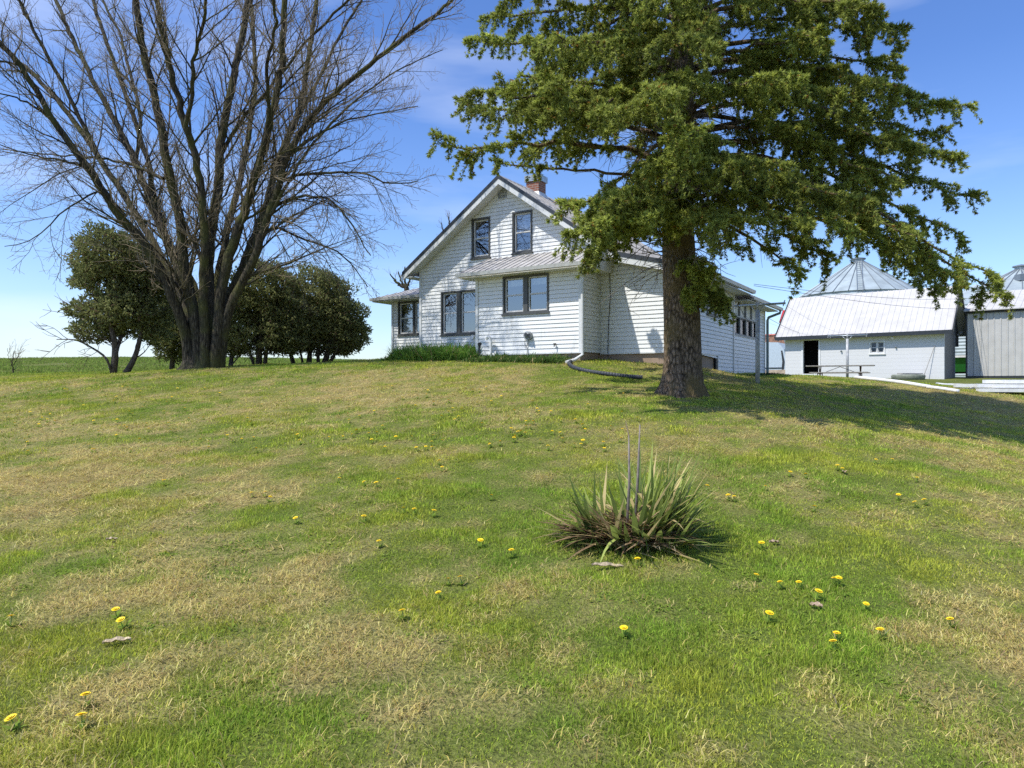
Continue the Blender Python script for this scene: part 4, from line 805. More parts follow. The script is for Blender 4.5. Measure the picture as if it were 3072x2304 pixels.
for lst, Y0, Y1, ext, r0, r1, dr in [
    ([(830, 1620), (800, 1480), (760, 1330), (660, 1110), (510, 930), (380, 730), (240, 540), (100, 300), (-60, 130)], 22.9, 20.0, 1.2, .31, .05, 0),
    ([(850, 1610), (830, 1450), (800, 1310), (720, 1150), (590, 930), (440, 700), (300, 500), (150, 330), (0, 200)], 23.1, 26.0, 2, .28, .05, 0),
    ([(870, 1600), (850, 1400), (790, 1200), (680, 930), (600, 720), (500, 520), (400, 330), (310, 150), (240, -20)], 23.2, 27.5, 2.5, .27, .06, 0),
    ([(880, 1640), (860, 1440), (820, 1200), (800, 1000), (745, 750), (700, 500), (640, 250), (600, 0)], 22.8, 21.5, 3, .32, .09, 0),
    ([(940, 1620), (925, 1400), (925, 1100), (960, 880), (975, 650), (1010, 450), (1060, 220), (1100, 0)], 23.0, 23.5, 3, .34, .09, 0),
    ([(915, 1600), (900, 1300), (905, 1000), (870, 720), (820, 550), (760, 330), (710, 100), (690, -40)], 22.6, 20.5, 2.5, .25, .06, 0),
    ([(960, 1600), (980, 1330), (1040, 1050), (1100, 880), (1155, 690), (1210, 480), (1250, 250), (1260, 0)], 22.7, 21.0, 3, .30, .08, 0),
    ([(975, 1600), (1010, 1370), (1100, 1120), (1180, 900), (1230, 720), (1320, 500), (1370, 230), (1400, 0)], 23.3, 25.5, 3, .28, .07, 0),
    ([(985, 1610), (1020, 1400), (1110, 1180), (1190, 950), (1270, 700), (1360, 540), (1500, 400), (1660, 270), (1850, 120)], 22.8, 20.5, 1.5, .26, .045, 0),
    ([(1180, 900), (1240, 810), (1340, 775), (1460, 765), (1600, 765), (1720, 810), (1850, 800)], 22.6, 20.2, 0, .11, .02, 1),
    ([(1110, 1130), (1180, 960), (1260, 890), (1370, 870), (1480, 900), (1560, 1010), (1640, 1130)], 22.9, 20.8, 0, .12, .02, 1),
    ([(1130, 1120), (1200, 1010), (1290, 1040), (1410, 1080), (1500, 1120), (1580, 1200), (1640, 1270)], 23.1, 22.0, 0, .09, .015, 1),
    ([(1240, 720), (1330, 650), (1450, 560), (1600, 420), (1780, 300), (1960, 220)], 23.6, 26.0, 0, .12, .02, 0),
    ([(560, 960), (490, 880), (420, 850), (330, 900), (240, 980), (140, 1060), (20, 1090)], 21.9, 19.5, 0, .07, .012, 1),
    ([(720, 790), (610, 740), (480, 705), (340, 690), (180, 680), (0, 660)], 24.0, 26.5, 0, .10, .02, 1),
    ([(400, 745), (280, 710), (150, 690), (0, 640)], 21.6, 19.5, 0, .08, .015, 1),
    ([(880, 1480), (860, 1280), (760, 1100), (690, 900), (650, 700), (560, 430), (470, 180), (400, -30)], 23.5, 28.5, 2, .23, .06, 0),
    ([(930, 1500), (960, 1250), (1010, 1000), (1060, 800), (1100, 600), (1130, 380), (1120, 120), (1110, -30)], 23.5, 28.0, 2.5, .23, .06, 0),
    ([(820, 560), (850, 400), (860, 250), (900, 100), (910, -40)], 20.9, 19.0, 2, .10, .04, 0),
    ([(600, 720), (620, 520), (570, 300), (520, 130), (440, -20)], 25.0, 27.5, 2, .11, .04, 0),
    ([(440, 700), (330, 480), (220, 260), (120, 80), (60, -60)], 24.5, 24, 2, .12, .04, 0),
    ([(1230, 720), (1300, 560), (1420, 330), (1520, 130), (1620, -30)], 24.5, 27.5, 2, .12, .04, 0),
    ([(1200, 950), (1300, 760), (1400, 620), (1520, 540), (1700, 500), (1850, 470)], 22.0, 20.5, 0, .09, .015, 0),
    ([(1155, 690), (1190, 500), (1180, 300), (1220, 120), (1200, -30)], 21.5, 19.0, 2, .10, .04, 0),
    ([(240, 540), (150, 470), (60, 430), (-60, 400)], 21.0, 20.0, 0, .07, .02, 0),
    ([(970, 700), (1050, 560), (1150, 440), (1300, 250), (1480, 60), (1600, -60)], 23.5, 21.5, 1, .11, .03, 0)]:
    stems.append((stem7(lst, Y0, Y1, ext), r0*.66, r1*.75, dr))
MP = bare_tree('maple_tree', stems, TB, .42, 'huge bare many-stemmed maple with fine twigs on the left of the house')
# flared base that joins the stems
q = MB(); N = 28; rows = []
for zz, rr in [(-.3, .88), (.02, .76), (.18, .60), (.45, .50), (.9, .47), (1.4, .46), (1.8, .36), (2.1, .2)]:
    row = []
    for k in range(N):
        a = 2*math.pi*k/N; lob = 1+.13*math.sin(5*a+.6)*(1 if zz < 1.2 else .7)+.06*math.sin(9*a+zz*2)+(.25*max(0, math.sin(4*a+1))**3 if zz < .1 else 0)
        row.append((rr*lob*math.cos(a)*1.02+.02*zz, rr*lob*math.sin(a)*.85, zz))
    rows.append(row)
for r_ in rows: q.v += r_
for i in range(len(rows)-1):
    for k in range(N): q.f.append((i*N+k, i*N+(k+1) % N, (i+1)*N+(k+1) % N, (i+1)*N+k))
q.build('root_flare', M['bark'], MP, True)

# ------------------------------------------------------------------ foliage sprigs (crossed narrow blades)
def sprigs(P, D, L_, Wd, col):
    n = len(P); D = unit(D); a = unit(np.cross(D, np.array([0, 0, 1.])+rng.normal(0, .3, (n, 3)))); b = np.cross(D, a)
    m = P+D*(L_*.45)[:, None]; t_ = P+D*L_[:, None]; w = (Wd/2)[:, None]
    V = np.stack([P, m+a*w, t_, m-a*w, P+D*.002, m+b*w, t_+D*.002, m-b*w], 1).reshape(-1, 3); k = np.arange(n)[:, None]*8
    F = np.concatenate([k+np.array([[0, 1, 2, 3]]), k+np.array([[4, 5, 6, 7]])]); return V, F, np.repeat(col, 8, 0)
# ------------------------------------------------------------------ big spruce
SX, SY = 3.43, 14.5; SZ = h(SX, SY)
SPR = empty('spruce_tree', (SX, SY, SZ), 0, label='tall dark green spruce with drooping boughs and thick bare lower trunk before the house', cat='tree')
O3 = np.array([SX, SY, SZ])
tk_ = smooth_curve([pt(2043, 1200, 14.5), pt(2048, 1080, 14.5), pt(2043, 900, 14.5), pt(2035, 700, 14.5), pt(2040, 400, 14.6), pt(2050, 0, 14.6), pt(2060, -500, 14.6), pt(2060, -900, 14.6)], 60)-O3
zz = tk_[:, 2]; tr_ = np.interp(zz, [-.2, 0, .25, .8, 2, 4, 8, 14, 17], [.55, .47, .41, .375, .355, .30, .21, .09, .03])
V, F = tubes([(tk_, tr_)], 40)
ang = np.arctan2(V[:, 1]-np.interp(V[:, 2], zz, tk_[:, 1]), V[:, 0]-np.interp(V[:, 2], zz, tk_[:, 0])); fl = np.clip(1-(V[:, 2]-0)/.55, 0, 1)**2
cx_ = np.interp(V[:, 2], zz, tk_[:, 0]); cy_ = np.interp(V[:, 2], zz, tk_[:, 1]); k_ = 1+fl*(.22*np.maximum(0, np.sin(4*ang+2.6))**2)+rng.normal(0, .012, len(V))
V[:, 0] = cx_+(V[:, 0]-cx_)*k_; V[:, 1] = cy_+(V[:, 1]-cy_)*k_
mesh_np('trunk', V, F, M['sbark'], SPR, smooth=True)
limbs = []; twg = []; dead = []; Pn, Dn, Ln, Wn, Cn = [], [], [], [], []
def needles(P, D, L_, Wd, col, m=4):
    n = len(P); D = unit(D); a = unit(np.cross(D, np.array([0, 0, 1.])+rng.normal(0, .3, (n, 3)))); b = np.cross(D, a); VV = []
    for k in range(m):
        w = 2*np.pi*k/m+rng.random(n)*1.2; o = a*np.cos(w)[:, None]+b*np.sin(w)[:, None]; d = unit(D+o*rng.uniform(.25, .75, (n, 1))); s_ = np.cross(d, o); s_ = unit(s_+rng.normal(0, .4, (n, 3)))*(Wd/2)[:, None]
        st = P+D*(L_*.22*k/m)[:, None]; VV.append(np.stack([st-s_, st+s_, st+d*(L_*rng.uniform(.7, 1, n))[:, None]], 1))
    V = np.stack(VV, 1).reshape(-1, 3); return V, np.arange(len(V)).reshape(-1, 3), np.repeat(col, 3*m, 0)
def col_s():
    r_ = random.random()
    if r_ < .025: return (.38, .22, .05)
    k = random.random(); c = np.array((.15, .195, .038))*(1-k)+np.array((.52, .56, .12))*k
    return c*random.uniform(.75, 1.25)
def add_sprig(p, d, L_, hue):
    Pn.append(p); Dn.append(d); Ln.append(L_*random.uniform(.75, 1.3)); Wn.append(L_*random.uniform(.24, .36)); c = np.array(col_s()); Cn.append(c*hue)
def dress(q, a0, step, L_, hue, up=.35):
    ln = np.linalg.norm(np.diff(q, axis=0), axis=1).sum(); s = ln*a0
    while s < ln:
        f = s/ln*(len(q)-1); i = min(int(f), len(q)-2); p = q[i]+(q[i+1]-q[i])*(f-i); T = unit(q[i+1]-q[i])
        for _ in range(3):
            d = T*.8+rng.normal(0, .62, 3)*np.array([1, 1, .7])+np.array([0, 0, up*.6]); add_sprig(p+rng.normal(0, .022, 3), d, L_*.66, hue)
        s += step*.72
    for _ in range(9): add_sprig(q[-1], unit(q[-1]-q[-2])+rng.normal(0, .6, 3)+np.array([0, 0, up*.5]), L_*.75, hue)
def bough(P0, P1, arch, r0, bare=.30, dens=1., seclen=1.15, hang=.40):
    P0 = np.array(P0); P1 = np.array(P1); D = P1-P0; L_ = np.linalg.norm(D); n = 14; t = np.linspace(0, 1, n)[:, None]
    q = P0+D*t+np.array([0, 0, 1.])*arch*np.sin(np.pi*t**.8)+rng.normal(0, .03, (n, 3)); q[0] = P0; q[-3:, 2] += np.array([.02, .06, .14])
    limbs.append((q, np.linspace(r0, .012, n))); hue = random.uniform(.8, 1.2)
    side = unit(np.cross(unit(D), np.array([0, 0, 1.]))); s = .12
    while s < 1:
        i = min(int(s*(n-1)), n-2); p = q[i]+(q[i+1]-q[i])*(s*(n-1)-i); T = unit(q[i+1]-q[i]); sg = random.choice([-1, 1])
        ls = seclen*(1-.55*s)*random.uniform(.6, 1.2)*(.55 if s < bare else 1)
        d = side*sg*random.uniform(.5, 1)+T*random.uniform(.4, .8)+np.array([0, 0, random.uniform(-.2, .22)])
        qq = grow(p, d, ls, 7, .10, -.06); 
        if s < bare:
            (dead if random.random() < .5 else twg).append((qq, np.linspace(.011, .003, 7)))
            if random.random() < .5: s += .05/dens; continue
            dress(qq, .6, .07, .10, hue*.9)
        else:
            twg.append((qq, np.linspace(.012, .004, 7))); dress(qq, .22, .050, .125, hue)
        if s >= bare*.8:
            sd2 = unit(np.cross(unit(qq[-1]-qq[0]), np.array([0, 0, 1.])))
            for u in np.arange(.2, .98, .16):
                j = min(int(u*6), 5)
                for sg2 in (-1, 1):
                    if random.random() < .62:
                        hq = grow(qq[j], sd2*sg2+unit(qq[j+1]-qq[j])*.7+np.array([0, 0, random.uniform(-.55, .12)]), ls*.32*(1.15-u*.6)*random.uniform(.7, 1.2), 4, .10, -.05)
                        twg.append((hq, np.linspace(.005, .003, 4))); dress(hq, .15, .05, .115, hue*random.uniform(.85, 1.15))
        for u in np.arange(.25, 1.01, .17):
            j = min(int(u*6), 5); dd = np.array([random.gauss(0, .22), random.gauss(0, .22), -1.0])+unit(qq[j+1]-qq[j])*.45
            hq = grow(qq[j], dd, hang*random.uniform(.3, 1.25), 4, .10, 0)
            twg.append((hq, np.linspace(.006, .003, 4)))
            if s >= bare or random.random() < .35: dress(hq, .1, .055, .105, hue*.9, .1)
        s += .064/dens*random.uniform(.6, 1.5)
    dress(q[int(n*bare):], .05, .05, .12, hue)
def trunk_at(z): return np.array([SX+np.interp(z-SZ, zz, tk_[:, 0]), SY+np.interp(z-SZ, zz, tk_[:, 1]), z])
# boughs that shape the outline: trunk height (photo y), tip (photo x, y, depth), arch, radius, kw
B_ = [(500, 1335, 465, 13.6, .35, .07, {}), (430, 1400, 330, 15.5, .3, .06, {}), (330, 1450, 300, 12.8, .25, .06, {}), (200, 1425, 140, 14.0, .3, .06, {}), (60, 1490, 60, 15.5, .3, .06, {}),
    (540, 1475, 500, 14.4, .05, .04, {'seclen': .3, 'hang': .25, 'dens': .4, 'bare': .6}), (640, 1700, 640, 11.6, .45, .05, {'hang': .4, 'dens': 1.2, 'seclen': .8}), (670, 1735, 730, 11.3, .5, .05, {'hang': .4, 'dens': 1.2, 'seclen': .8}), (690, 1830, 680, 11.2, .35, .05, {'hang': .35, 'dens': 1.2}), (650, 1880, 620, 11.4, .2, .05, {'hang': .3}), (700, 1770, 790, 12.2, .45, .04, {'hang': .3, 'seclen': .6}),
    (380, 1640, 310, 11.5, .3, .05, {'hang': .3}), (380, 1560, 250, 11.8, .4, .05, {}), (250, 1660, 130, 11, .4, .05, {}), (400, 1800, 350, 10.6, .4, .05, {'hang': .3}), (330, 1930, 300, 10.2, .5, .05, {}), (540, 1990, 520, 10.8, .35, .045, {}), (560, 2120, 400, 10.6, .5, .05, {}), (180, 2050, 150, 10.2, .5, .05, {}),
    (520, 2260, 520, 11.2, .4, .05, {}), (610, 2180, 680, 11.5, .3, .04, {}), (380, 2330, 250, 11.3, .4, .05, {}), (240, 2480, 120, 12.5, .3, .05, {}), (60, 2560, -60, 14, .3, .05, {}), (120, 2640, 110, 14.5, .4, .06, {}), (170, 2700, 230, 14.0, .5, .06, {}), (230, 2740, 300, 15.4, .5, .06, {}), (350, 2800, 420, 15.6, .5, .06, {}), (260, 2560, 330, 12.6, .5, .05, {}), (420, 2680, 560, 13.2, .6, .05, {}), (330, 2850, 340, 15, .5, .06, {}), (300, 2770, 480, 13.0, .6, .06, {}),
    (420, 2875, 500, 14.5, .6, .06, {}), (470, 2930, 620, 14.6, .7, .07, {}), (500, 2870, 720, 13.6, .7, .06, {}), (560, 3000, 900, 14.0, 1.0, .08, {'bare': .35}), (590, 2960, 850, 12.8, 1.0, .07, {'bare': .35}), (560, 2760, 730, 12.6, .7, .06, {'bare': .4}), (600, 2840, 840, 13.5, .9, .06, {'bare': .45}), (600, 2560, 690, 12.4, .6, .05, {'bare': .4}),
    (640, 2400, 690, 12.2, .5, .05, {'bare': .35}), (650, 2860, 900, 16.2, .9, .06, {'bare': .4}), (600, 2600, 620, 12.0, .5, .05, {}), (700, 2400, 840, 13.6, .55, .055, {'bare': .8, 'dens': .8}), (690, 2500, 790, 15.6, .5, .04, {'bare': .6}),
    (780, 2120, 830, 13.4, .1, .03, {'bare': .3, 'seclen': .35, 'hang': .3}), (860, 2100, 895, 13.8, .05, .03, {'bare': .3, 'seclen': .35, 'hang': .25}), (800, 2180, 920, 13.9, .1, .03, {'bare': .3, 'seclen': .4}),
    (740, 1900, 640, 13.0, .2, .04, {'seclen': .7, 'bare': .5})]
for ty, px, py, Y, arch, r0, kw in B_:
    bough(trunk_at(EYE+(HY-ty)/FP*14.5), pt(px, py, Y), arch, r0, **kw)
nz_ = 0
zb = 5.6
while zb < 17.2:
    a = nz_*2.399+random.uniform(-.3, .3); nz_ += 1
    rad_ = np.interp(zb, [5.6, 7, 9.5, 13, 17.5], [5.0, 4.9, 4.1, 2.9, .5])*random.uniform(.8, 1.06)*(1+.05*math.cos(a))
    P0 = trunk_at(zb); drop = np.interp(zb, [5, 8, 12, 17], [1.5, 1.1, .5, -.2])
    if zb > 7.6 or (math.sin(a) > -.2 and math.cos(a) > -.6):
        bough(P0, P0+np.array([math.cos(a)*rad_, math.sin(a)*rad_, -drop*random.uniform(.7, 1.2)]), .45, .055, bare=.25, dens=1.15, seclen=1.25)
    zb += np.interp(zb, [5, 9, 17], [.19, .175, .15])
# dead twigs near the trunk
for _ in range(130):
    z_ = random.uniform(4.0, 7.6); a = random.uniform(0, 6.28); P0 = trunk_at(z_); q = grow(P0, np.array([math.cos(a), math.sin(a), random.uniform(-.3, .25)]), random.uniform(.7, 2.4), 9, .16, -.03); dead.append((q, np.linspace(.013, .003, 9)))
    for _k in range(5): j = random.randint(2, 7); dead.append((grow(q[j], rdir(q[j+1]-q[j], .8), random.uniform(.2, .7), 4, .15, -.12), np.linspace(.006, .003, 4)))
def sub(l): return [(p-O3, r_) for p, r_ in l]
V, F = tubes(sub(limbs), 7); mesh_np('limb', V, F, M['sbark'], SPR, smooth=True)
V, F = tubes(sub([x for x in twg if len(x[0]) > 1]), 3); mesh_np('twigs', V, F, M['stwig'], SPR)
V, F = tubes(sub(dead), 4); mesh_np('dead_twigs', V, F, M['dtwig'], SPR)
V, F, C = needles(np.array(Pn)-O3, np.array(Dn), np.array(Ln), np.array(Wn), np.array(Cn)); mesh_np('needles', V, F, M['leaf'], SPR, col=C)
print('spruce sprigs', len(Pn))
# ------------------------------------------------------------------ cedars on the left
def cedar(px, py, Y, ells, n, stems_, label, ragged=.2):
    B = pt(px, py, Y); B[2] = h(B[0], B[1]); rt = empty('cedar_tree', tuple(B), 0, label=label, cat='tree', group='dark cedars behind the bare maple')
    P, D = [], []; tot = sum(e[3]*e[4] for e in ells)
    for (ex, ey, Yo, rx, rz) in ells:
        c = pt(ex, ey, Y+Yo); k = int(n*rx*rz/tot); u = unit(rng.normal(0, 1, (k, 3))); lump = 1+.16*np.sin(u[:, 0]*9+ex)*np.sin(u[:, 1]*8+1)+.14*np.sin(u[:, 2]*11+u[:, 0]*5)
        rr = (rng.random(k)**.22)*lump; rr = np.where(rng.random(k) < .06, rr*1.12, rr)
        sc_ = np.array([rx, min(rx, 1.9), rz]); P.append(c+u*rr[:, None]*sc_); D.append(u*.35+rng.normal(0, .6, (k, 3))+np.array([0, 0, .25]))
    P = np.concatenate(P); D = np.concatenate(D); nn = noise2(P[:, 0]*1.0+P[:, 1]*.7, P[:, 2], .42, 71, 3); keep = nn > .26+ragged*.3*rng.random(len(P)); P = P[keep]; D = D[keep]; n = len(P)
    k = rng.random((n, 1)); C = np.array([.17, .19, .075])*(1-k)+np.array([.42, .43, .18])*k; br_ = rng.random(n) < .08; C[br_] = (.22, .16, .10)
    V, F, CC = sprigs(P-B, D, rng.uniform(.09, .20, n), rng.uniform(.03, .065, n), C); mesh_np('crown', V, F, M['cedar'], rt, col=CC)
    S, tw = [], []
    for lst, r0 in stems_:
        c = smooth_curve([pt(x, y, Y+random.uniform(-.4, .4)*(i > 0)) if i else np.array([pt(x, y, Y)[0], Y, h(pt(x, y, Y)[0], Y)-.1]) for i, (x, y) in enumerate(lst)], 14); S.append((c-B, np.linspace(r0, r0*.3, 14)))
        for _ in range(11):
            j = random.randint(4, 12); q = grow(c[j], rdir(c[j+1]-c[j], random.uniform(.5, 1.0)), random.uniform(.5, 1.5), 6, .12, .05); tw.append((q-B, np.linspace(r0*.22, .006, 6)))
            for _k in range(3): m_ = random.randint(1, 4); tw.append((grow(q[m_], rdir(q[m_+1]-q[m_], .7), random.uniform(.3, .7), 6, .15, .04)-B, np.linspace(.009, .004, 6)))
    V, F = tubes(S, 9); mesh_np('trunk', V, F, M['cbark'], rt, smooth=True); V, F = tubes(tw, 4); mesh_np('branches', V, F, M['cbark'], rt)
    return rt
cedar(345, 1122, 26, [(330, 780, 0, 1.25, 1.25), (300, 850, .3, .95, 1.0), (400, 830, .3, 1.1, 1.2), (360, 930, 0, 1.2, .8), (245, 930, 0, .55, .30), (290, 990, .2, .85, .42), (420, 960, .5, 1.1, .6), (470, 900, .8, .7, .8), (470, 1010, .5, .6, .25)], 38000,
    [([(340, 1122), (345, 1040), (330, 960), (320, 840)], .13), ([(342, 1122), (350, 1050), (375, 980), (390, 880)], .10), ([(372, 1122), (405, 1070), (425, 990), (430, 900)], .12), ([(338, 1118), (318, 1075), (270, 1040), (225, 1020), (170, 1018)], .05), ([(345, 1120), (350, 1050), (300, 980), (240, 930)], .05)],
    'ragged tall cedar with forked pale trunks, leftmost of the evergreens', .5)
cedar(520, 1100, 30, [(530, 1000, 0, 1.0, 1.1), (490, 960, 0, .8, .9), (560, 930, 0, .8, 1.0)], 20000, [([(515, 1100), (520, 1040), (520, 960)], .12), ([(560, 1100), (570, 1040), (560, 960)], .10)], 'small cedar mostly hidden behind the maple trunk')
cedar(780, 1105, 27.5, [(790, 880, 0, 1.3, 1.3), (720, 960, 0, 1.0, 1.2), (860, 960, .2, 1.1, 1.2), (790, 1010, 0, 1.5, .62), (700, 1040, .3, .55, .35)], 34000,
    [([(775, 1105), (780, 1040), (790, 940)], .14), ([(795, 1105), (800, 1050), (830, 960)], .10), ([(690, 1100), (700, 1040), (720, 960)], .10), ([(665, 1100), (672, 1030), (680, 950)], .09), ([(768, 1105), (750, 1060), (735, 1000)], .07), ([(680, 1030), (730, 1060), (760, 1090)], .03)],
    'rounded dense cedar just right of the maple trunk')
cedar(930, 1102, 29, [(955, 900, 0, 1.35, 1.3), (1010, 960, 0, 1.15, 1.15), (930, 970, 0, 1.35, 1.1), (1040, 1010, .3, .85, .65), (900, 1020, 0, .9, .5), (1000, 1045, .2, .9, .28)], 36000,
    [([(885, 1102), (870, 1050), (860, 980)], .11), ([(925, 1102), (930, 1040), (925, 960)], .13), ([(968, 1102), (985, 1050), (1000, 970)], .15), ([(980, 1102), (1010, 1050), (1030, 1000)], .09), ([(912, 1102), (900, 1050), (890, 1010)], .06), ([(955, 1102), (955, 1050), (965, 1000)], .09)],
    'rounded dense cedar with a fan of dark trunks, nearest the house')
# ------------------------------------------------------------------ small bare trees
sp = at(40, 1119); spb = np.array(sp)
rt = bare_tree('sapling', [(np.array([spb, spb+[-.05, 0, .45], spb+[.05, 0, .9]]), .03, .01, 0), (np.array([spb+[-.03, 0, .3], spb+[-.2, 0, .7], spb+[-.3, .1, 1.0]]), .015, .006, 0), (np.array([spb+[.0, 0, .3], spb+[.2, 0, .7], spb+[.35, .1, 1.0]]), .015, .006, 0)], sp, .35, 'tiny bare brown sapling at the lawn edge on the far left', l2=.3)
bz = pt(1225, 1000, 40); bz[2] = h(bz[0], bz[1])
stl = [(np.array([bz, pt(1221, 900, 40), pt(1219, 862, 40)]), .17, .14, 0)]
for tx, ty in [(1195, 815), (1170, 822), (1215, 800), (1245, 812), (1182, 840)]: stl.append((np.array([pt(1219, 864, 40), pt((1219+tx)/2-3, (864+ty)/2+4, 40), pt(tx, ty, 40)]), .09, .03, 0))
bare_tree('pollard_tree', stl, bz, .5, 'cropped bare tree showing above the sunroom roof', l2=.35)
bz = pt(1345, 1000, 42); bz[2] = h(bz[0], bz[1])
bare_tree('bare_tree', [(np.array([bz, pt(1350, 780, 42), pt(1352, 700, 42), pt(1345, 650, 42)]), .15, .03, 0), (np.array([pt(1350, 760, 42), pt(1380, 700, 42), pt(1390, 640, 42)]), .08, .02, 0), (np.array([pt(1350, 740, 42), pt(1330, 700, 42), pt(1325, 668, 42)]), .06, .02, 0)], bz, .5, 'bare tree whose twig tips show past the gable roof slope', l2=1.0)
# ------------------------------------------------------------------ yucca clump
YB = np.array([YU[0], YU[1], h(YU[0], YU[1])])
YR = empty('yucca_plant', tuple(YB), 0, label='spiky yucca clump with green and dry brown leaves in the foreground lawn', cat='yucca')
def leafset(name, rows, cols, n=7):
    V, F = straps(rows, n); mesh_np(name, V, F, M['yucca'], YR, col=np.repeat(np.array(cols), 2*(n+1), 0))
rows, cols = [], []
cen = [(-.26, .0), (.0, .1), (.22, .05), (.20, .12), (.26, .10), (.12, .06), (.10, -.10), (-.10, -.12), (.30, -.06), (.16, .18), (-.16, .14)]
for _ in range(380):
    c = random.choice(cen); a = random.uniform(0, 6.28); a = random.gauss(math.atan2(c[1]*.6, c[0]), 1.1); th = abs(random.gauss(.74, .45)); L_ = random.uniform(.46, .88)*(1.0 if c[0] > -.05 else .85)*(1.0 if th < .6 else .82)
    rows.append((c[0]+random.gauss(0, .05), c[1]+random.gauss(0, .05), 0, a, L_, random.uniform(.026, .052), random.choice([random.uniform(-.1, .25), random.uniform(.1, .7), random.uniform(1.2, 2.4) if random.random() < .3 else .1]), th))
    k = random.random(); cols.append(np.array((.10, .155, .035))*(1-k)+np.array((.44, .50, .13))*k if random.random() < .84 else np.array((.66, .52, .24)))
leafset('green_leaves', rows, cols)
rows, cols = [], []
for _ in range(320):
    c = random.choice(cen); a = random.uniform(0, 6.28); 
    if random.random() < .45: a = random.uniform(2.7, 3.9)
    th = random.uniform(.9, 1.45); rows.append((c[0]+random.gauss(0, .06), c[1]+random.gauss(0, .06), .03+.05*random.random(), a, random.uniform(.34, .60), random.uniform(.018, .045), random.uniform(-.1, .7), th))
    k = random.random(); cols.append(np.array((.12, .065, .035))*(1-k)+np.array((.50, .36, .20))*k)
for _ in range(120):
    a = random.uniform(-2.6, -.4); rows.append((random.uniform(-.2, .35), random.uniform(-.28, -.1), .04, a, random.uniform(.12, .32), random.uniform(.006, .016), random.uniform(-.2, .3), random.uniform(1.2, 1.5)))
    k = random.random(); cols.append(np.array((.16, .12, .07))*(1-k)+np.array((.48, .42, .28))*k)
leafset('dry_leaves', rows, cols)
rows, cols = [], []
for _ in range(420):
    a = random.uniform(0, 6.28); r_ = random.uniform(.05, .5); rows.append((r_*math.cos(a)*1.1+.05, r_*math.sin(a)*.8-.02, -.01, random.uniform(0, 6.28), random.uniform(.08, .26), .006, random.uniform(.3, 1.2), random.uniform(0, .6)))
    k = random.random(); cols.append(np.array((.05, .12, .02))*(1-k)+np.array((.16, .24, .05))*k)
leafset('grass_tuft', rows, cols)
for a, b_, c in [((-.02, -.02, 0), (.005, -.02, .5), (.0, -.02, .88)), ((.07, .12, 0), (.10, .12, .55), (.115, .12, .95))]:
    q = MB(); q.tube([a, b_, c], [.013, .011, .005], 8); q.build('flower_stalk', M['stalk'], YR, True)
q = MB(); q.tube([(0, -.02, .87), (-.025, -.02, .99)], [.006, .003], 5); q.build('stalk_tip', M['dryleaf'], YR)
# ------------------------------------------------------------------ dandelions
def dandelion(x, y, first=None, size=1., label=None, group=None, parts=True):
    z = h(x, y)
    if first is None:
        rt = empty('dandelion', (x, y, z)); q = MB(); q.tube([(0, 0, -.01), (.003, 0, .055)], .0022, 5); q.build('stem', M['stem'], rt)
        v_, f_ = [], []
        for ring_, (n, L_, el) in enumerate([(22, .021, .12), (18, .017, .5), (12, .011, .95)]):
            for k in range(n):
                a = 2*math.pi*k/n+ring_*.2; c, s_ = math.cos(a), math.sin(a); w = .0028; i0 = len(v_); ce, se = math.cos(el), math.sin(el)
                v_ += [(-s_*w*.4, c*w*.4, .056+ring_*.001), (s_*w*.4, -c*w*.4, .056+ring_*.001), (c*L_*ce+s_*w, s_*L_*ce-c*w, .056+L_*se*.7), (c*L_*ce-s_*w, s_*L_*ce+c*w, .056+L_*se*.7)]; f_.append((i0, i0+1, i0+2, i0+3))
        q = MB(); q.v = v_; q.f = f_; q.build('flower', M['petal'], rt)
        rr_ = [(0, 0, .004, 2*math.pi*k/9+random.uniform(-.3, .3), random.uniform(.035, .075), .013, random.uniform(.1, .5), random.uniform(.7, 1.2)) for k in range(9)]
        V, F = straps(rr_, 5); mesh_np('leaf_rosette', V, F, M['grass'], rt, col=np.tile(np.array([[.24, .34, .05]]), (len(V), 1)))
    else:
        rt = first.copy(); COL.objects.link(rt)
        for chd in first.children: c = chd.copy(); COL.objects.link(c); c.parent = rt
    rt.location = (x, y, z); rt.scale = (size*1.1,)*3; rt.rotation_euler = (random.uniform(-.35, .05), random.uniform(-.25, .25), random.uniform(0, 6.28))
    rt['label'] = label; rt['category'] = 'dandelion'
    rt['group'] = group or 'dandelions open in the lawn'
    return rt
near = [(22, 1355, 'yellow dandelion at the left edge of the lawn, on the dry patch'), (253, 1335, 'upper, larger dandelion of the close pair left of the dry patch'), (268, 1358, 'lower, half closed dandelion of the close pair left of the dry patch'), (36, 1575, 'bright dandelion nearest the lower left corner'),
    (186, 1530, 'tilted dandelion above its neighbour near the lower left corner'), (176, 1577, 'dandelion straight below the tilted one near the lower left corner'), (642, 1130, 'lone bright dandelion in the deep green patch left of the middle'),
    (1037, 1180, 'dandelion left of the yucca, further from us of two'), (1106, 1202, 'large dandelion left of the yucca, nearer of two'), (1348, 1377, 'lone dandelion in the grass below the yucca'), (1378, 1222, 'dandelion by the loose dry leaf at the foot of the yucca'),
    (1377, 1198, 'dandelion under the front dry leaves of the yucca'), (1645, 1187, 'large dandelion right of the yucca, beside a pale dry leaf'), (1658, 1347, 'upright dandelion on a dark clover patch right of the yucca'), (1904, 1384, 'large lone dandelion in the lower right lawn'),
    (1762, 1297, 'dandelion just above the tan dry leaf'), (1348, 9999, None)]
first = None
for px, py, lb in near:
    if lb is None: continue
    g = at(px*K, py*K+6); o = dandelion(g[0], g[1], first, random.uniform(1.0, 1.15), lb); first = first or o
